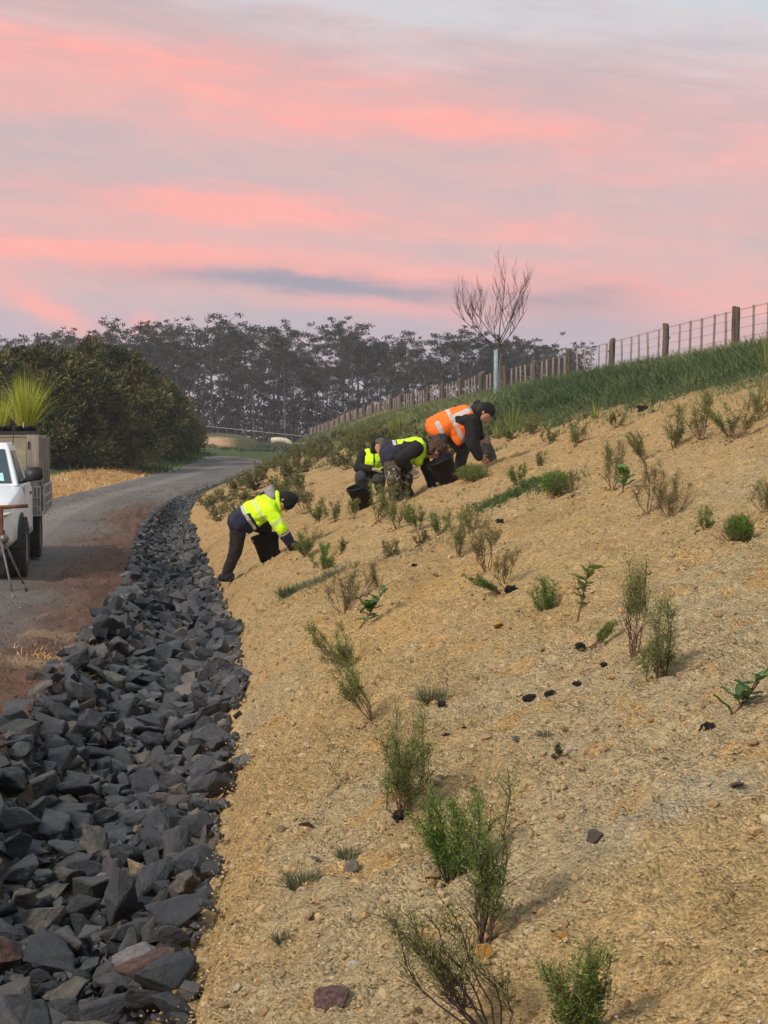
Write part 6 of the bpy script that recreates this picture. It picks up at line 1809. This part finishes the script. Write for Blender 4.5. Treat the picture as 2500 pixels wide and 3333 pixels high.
# --- worker in orange vest and black cap
def worker_orange():
    f1 = at(*C3(905, 915)); D = f1.y
    J = joints(C3, D, dict(hip_n=(915, 400, -.10), hip_f=(940, 385, .12), chest=(1130, 300, .0), neck=(1235, 245, .0), sh_n=(1205, 330, -.18), sh_f=(1225, 300, .18), head=(1322, 262, -.02), el_n=(1215, 545, -.20), wr_n=(1268, 652, -.18), hand_n=(1345, 705, -.16), el_f=(1262, 455, .20), wr_f=(1290, 480, .06), hand_f=(1345, 525, .02),
                          kn_n=(920, 650, -.14), an_n=(885, 870, -.06), toe_n=(955, 905, -.10), kn_f=(1130, 600, .14), an_f=(1085, 830, .20), toe_f=(1170, 850, .16)))
    for q in 'nf':
        for k in ('an_', 'toe_'):
            p = J[k + q]; J[k + q] = Vector((p.x, p.y, gz(p.x, p.y) + (.10 if k == 'an_' else .04)))
    up = Vector((.45, -.05, .72)).normalized(); fwd = Vector((.74, -.12, -.52)); up = (up - fwd.normalized() * up.dot(fwd.normalized())).normalized()
    W = worker('person bending in orange hi-vis vest and black cap, uphill of the other workers', f1, J, fwd, up, .98); j = W.J; pm = (j['hip_n'] + j['hip_f']) / 2
    trousers(W, M_jean, (.105, .088, .078), M_bootg, .098)
    T = [[(pm.lerp(j['chest'], .1), .14), (pm.lerp(j['chest'], .6), .155)], [(pm.lerp(j['chest'], .5), .15), (j['chest'], .15), (j['sh_n'], .085), (j['sh_f'], .085)], [(j['chest'], .11), (j['neck'], .08)], [(j['chest'] + Vector((.05, 0, -.1)), .12), (j['chest'] + Vector((.06, .05, -.24)), .09)]] + sleeve_prims(j, 'n', (.098, .090, .066)) + sleeve_prims(j, 'f', (.09, .075, .055))
    me = solid('jacket', T, .011, 4, .011, 10); me.materials.append(M_bk); W.add('jacket', me)
    V = [[(pm + Vector((-.07, -.04, .02)), .145), (pm + Vector((-.07, .08, .04)), .12), (pm.lerp(j['chest'], .55) + Vector((0, 0, .01)), .180), (pm + Vector((-.04, -.12, -.03)), .115)], [(pm.lerp(j['chest'], .5), .176), (j['chest'], .170), (j['sh_n'] + Vector((-.035, .05, .05)), .085), (j['sh_f'] + Vector((-.02, -.04, .03)), .09)], [(pm.lerp(j['chest'], .45) + Vector((0, -.06, -.02)), .13), (j['chest'] + Vector((-.10, -.09, -.20)), .075), (j['chest'] + Vector((.03, -.08, -.18)), .075), (j['chest'] + Vector((-.07, -.10, -.33)), .045), (j['chest'] + Vector((.0, -.08, -.10)), .12)]]
    me = solid('vest', V, .010, 3, .010, 8)
    ax = (j['neck'] - pm).normalized()
    def rule(p):
        t, _ = seg_t(p, pm, j['neck']); r = p - pm; d = r.dot(ax); h = (r - ax * d).dot(Vector((-ax.z, 0, ax.x)))      # along and across the back
        if p.y < pm.y + .02 and -.03 < h - .055 < .03 and t > .34: return 1      # tape over the shoulder
        if .30 < t + (h - .1) * .10 < .40: return 1
        if t < .02 and t > -.10 and h < .1: return 1
        if h < -.13 and -.215 > h - .0 > -.265 and t > .4: return 1
        return 0
    paint(me, [M_hio, M_silver], rule); W.add('vest', me)
    f, s, u = frame(fwd, up); c = j['head']
    hr = solid('hair', [[(c - f * .05 + u * .03, .095), (c - f * .07 - u * .05, .075), (c - f * .01 + u * .05, .092)], [(c - f * .15 + u * .045, .055), (c - f * .10 + u * .03, .06)], [(c - f * .05 - u * .07, .07), (j['neck'] + Vector((.0, 0, .02)), .075)]], .009, 2, .010, 26); hr.materials.append(M_hairk); W.add('hair', hr)
    cp = solid('cap', [[(c - f * .015 + u * .05, .100), (c + f * .03 + u * .06, .085), (c + u * .085, .075)], [(c + f * .08 + u * .045 + s * .045, .014), (c + f * .08 + u * .045 - s * .045, .014), (c + f * .165 + u * .015 + s * .03, .010), (c + f * .165 + u * .015 - s * .03, .010)]], .008, 2); cp.materials.append(M_beanie); W.add('cap', cp)


worker_orange()


# ------------------------------------------------------------------ black planting buckets and bags
M_bucket = mat('black_bucket_plastic', (.008, .008, .009), .6, .25, 10, .2, 30, spec=.25)


def bucket(conv, xy, rim, h, tilt, label, name='bucket', D=None, square=False, handle=True, mat_=M_bucket):
    p = at(*conv(*xy)); t = thing(name, label, name.replace('_', ' '), p, 'black planting buckets'); Mx = Matrix.Rotation(tilt[1], 3, 'Y') @ Matrix.Rotation(tilt[0], 3, 'X')
    mb = MB(); a = rim * .72; n = 4 if square else 22
    mb.lathe([(.001, 0), (a, 0), (a * 1.02, .01), (rim, h), (rim * 1.06, h), (rim * 1.06, h - .025), (rim * 1.03, h - .025)], n, 'Z', (0, 0, 0), Mx, sm=not square); mb.lathe([(rim * .96, h), (a * .96, .015), (.001, .015)], n, 'Z', (0, 0, 0), Mx, sm=not square); mb.build('shell', mat_, t)
    if handle:
        hb = MB(); P = [Mx @ Vector((rim * 1.05 * math.cos(k * PI / 10), -rim * .55 * math.sin(k * PI / 10), h - .02 - rim * .75 * math.sin(k * PI / 10))) for k in range(11)]; hb.tube(P, .005, 5); hb.build('handle', M_blk, t)
    s = MB(); s.lathe([(.001, h * .60), (rim * .45, h * .62), (rim * .82, h * .55)], 14, 'Z', (0, 0, 0), Mx); s.build('potting_mix', M_peat, t)
    return t


bucket(C3, (245, 1112), .165, .32, (.18, -.28), 'black bucket tilted left in front of the crouching worker')
bucket(C3, (1010, 915), .17, .34, (.15, -.42), 'black bucket tipped towards the camera below the worker in orange')
bucket(C2, (725, 1800), .165, .32, (.05, -.20), 'black bucket between the legs of the worker beside the ditch')


def sack():
    p = at(*C3(1375, 705)); t = thing('planting_bag', 'floppy dark plant bag held under the hands of the worker in orange', 'bag', p)
    k = p.y / F
    me = solid('bag_body', [[(Vector((-.03, 0, .04)), .07), (Vector((.03, .02, .05)), .065), (Vector((-.10, .0, .26)), .075), (Vector((-.06, .02, .30)), .06)], [(Vector((-.10, 0, .25)), .08), (Vector((-.16, .02, .24)), .06), (Vector((-.12, 0, .12)), .06)]], .010, 3, .012, 12); me.materials.append(mat('dark_olive_bag', (.040, .042, .032), .7, .3, 12, .3, 40)); part('bag_body', me, t)
    mb = MB(); P = [Vector((-.10 + .035 * math.cos(a), 0, .36 + .05 * math.sin(a))) for a in [i * PI / 8 for i in range(9)]]; mb.tube(P, .007, 5); mb.build('strap', M_blk, t)


sack()


def trowel():
    p = at(*C3(1440, 500)); t = thing('planting_trowel', 'thin dark trowel lying on the soil uphill of the plant bag', 'trowel', p + Vector((0, 0, .03)))
    mb = MB(); mb.tube([(-.10, 0, 0), (0, 0, .012), (.07, .01, .02)], [.012, .013, .012], 6); mb.build('grip', M_bk, t)
    mb = MB(); mb.add([(.07, -.03, .02), (.07, .03, .02), (.16, .022, .03), (.20, .0, .03), (.16, -.022, .03), (.07, -.03, .026), (.07, .03, .026), (.16, .022, .036), (.20, 0, .036), (.16, -.022, .036)], [(0, 1, 2, 3, 4), (9, 8, 7, 6, 5), (0, 1, 6, 5), (1, 2, 7, 6), (2, 3, 8, 7), (3, 4, 9, 8), (4, 0, 5, 9)]); mb.build('blade', M_rim, t)


trowel()


# ------------------------------------------------------------------ evening haze: one box of even, thin air round everything
def haze():
    mb = MB(); mb.box((0, 170, 12.0), (1000, 640, 33.0)); m = mb.mesh('haze'); mt = bpy.data.materials.new('haze'); mt.use_nodes = True; nt = mt.node_tree
    nt.nodes.remove(nt.nodes['Principled BSDF']); v = nt.nodes.new('ShaderNodeVolumePrincipled'); v.inputs['Color'].default_value = (.93, .92, .96, 1); v.inputs['Density'].default_value = HAZE; v.inputs['Anisotropy'].default_value = .1
    nt.links.new(v.outputs[0], nt.nodes['Material Output'].inputs['Volume']); m.materials.append(mt); struct(part('haze', m), 'stuff')


HAZE = .0005
haze()


# ------------------------------------------------------------------ look-alikes that share a label are told apart by their order from the left
def tell_apart():
    bpy.context.view_layer.update(); g = {}
    for o in C.objects:
        if o.parent is None and 'label' in o: g.setdefault(o['label'], []).append(o)
    words = {2: ['left one', 'right one'], 3: ['left one', 'middle one', 'right one']}
    more = ['leftmost', 'second from left', 'third from left', 'fourth from left', 'fifth from left', 'sixth from left', 'seventh from left', 'eighth from left', 'ninth from left']
    for lb, os_ in g.items():
        if len(os_) < 2 or len(os_) > 9: continue
        os_.sort(key=lambda o: o.location.x / o.location.y)
        for i, o in enumerate(os_): o['label'] = lb + ', ' + (words[len(os_)][i] if len(os_) <= 3 else more[i])


tell_apart()
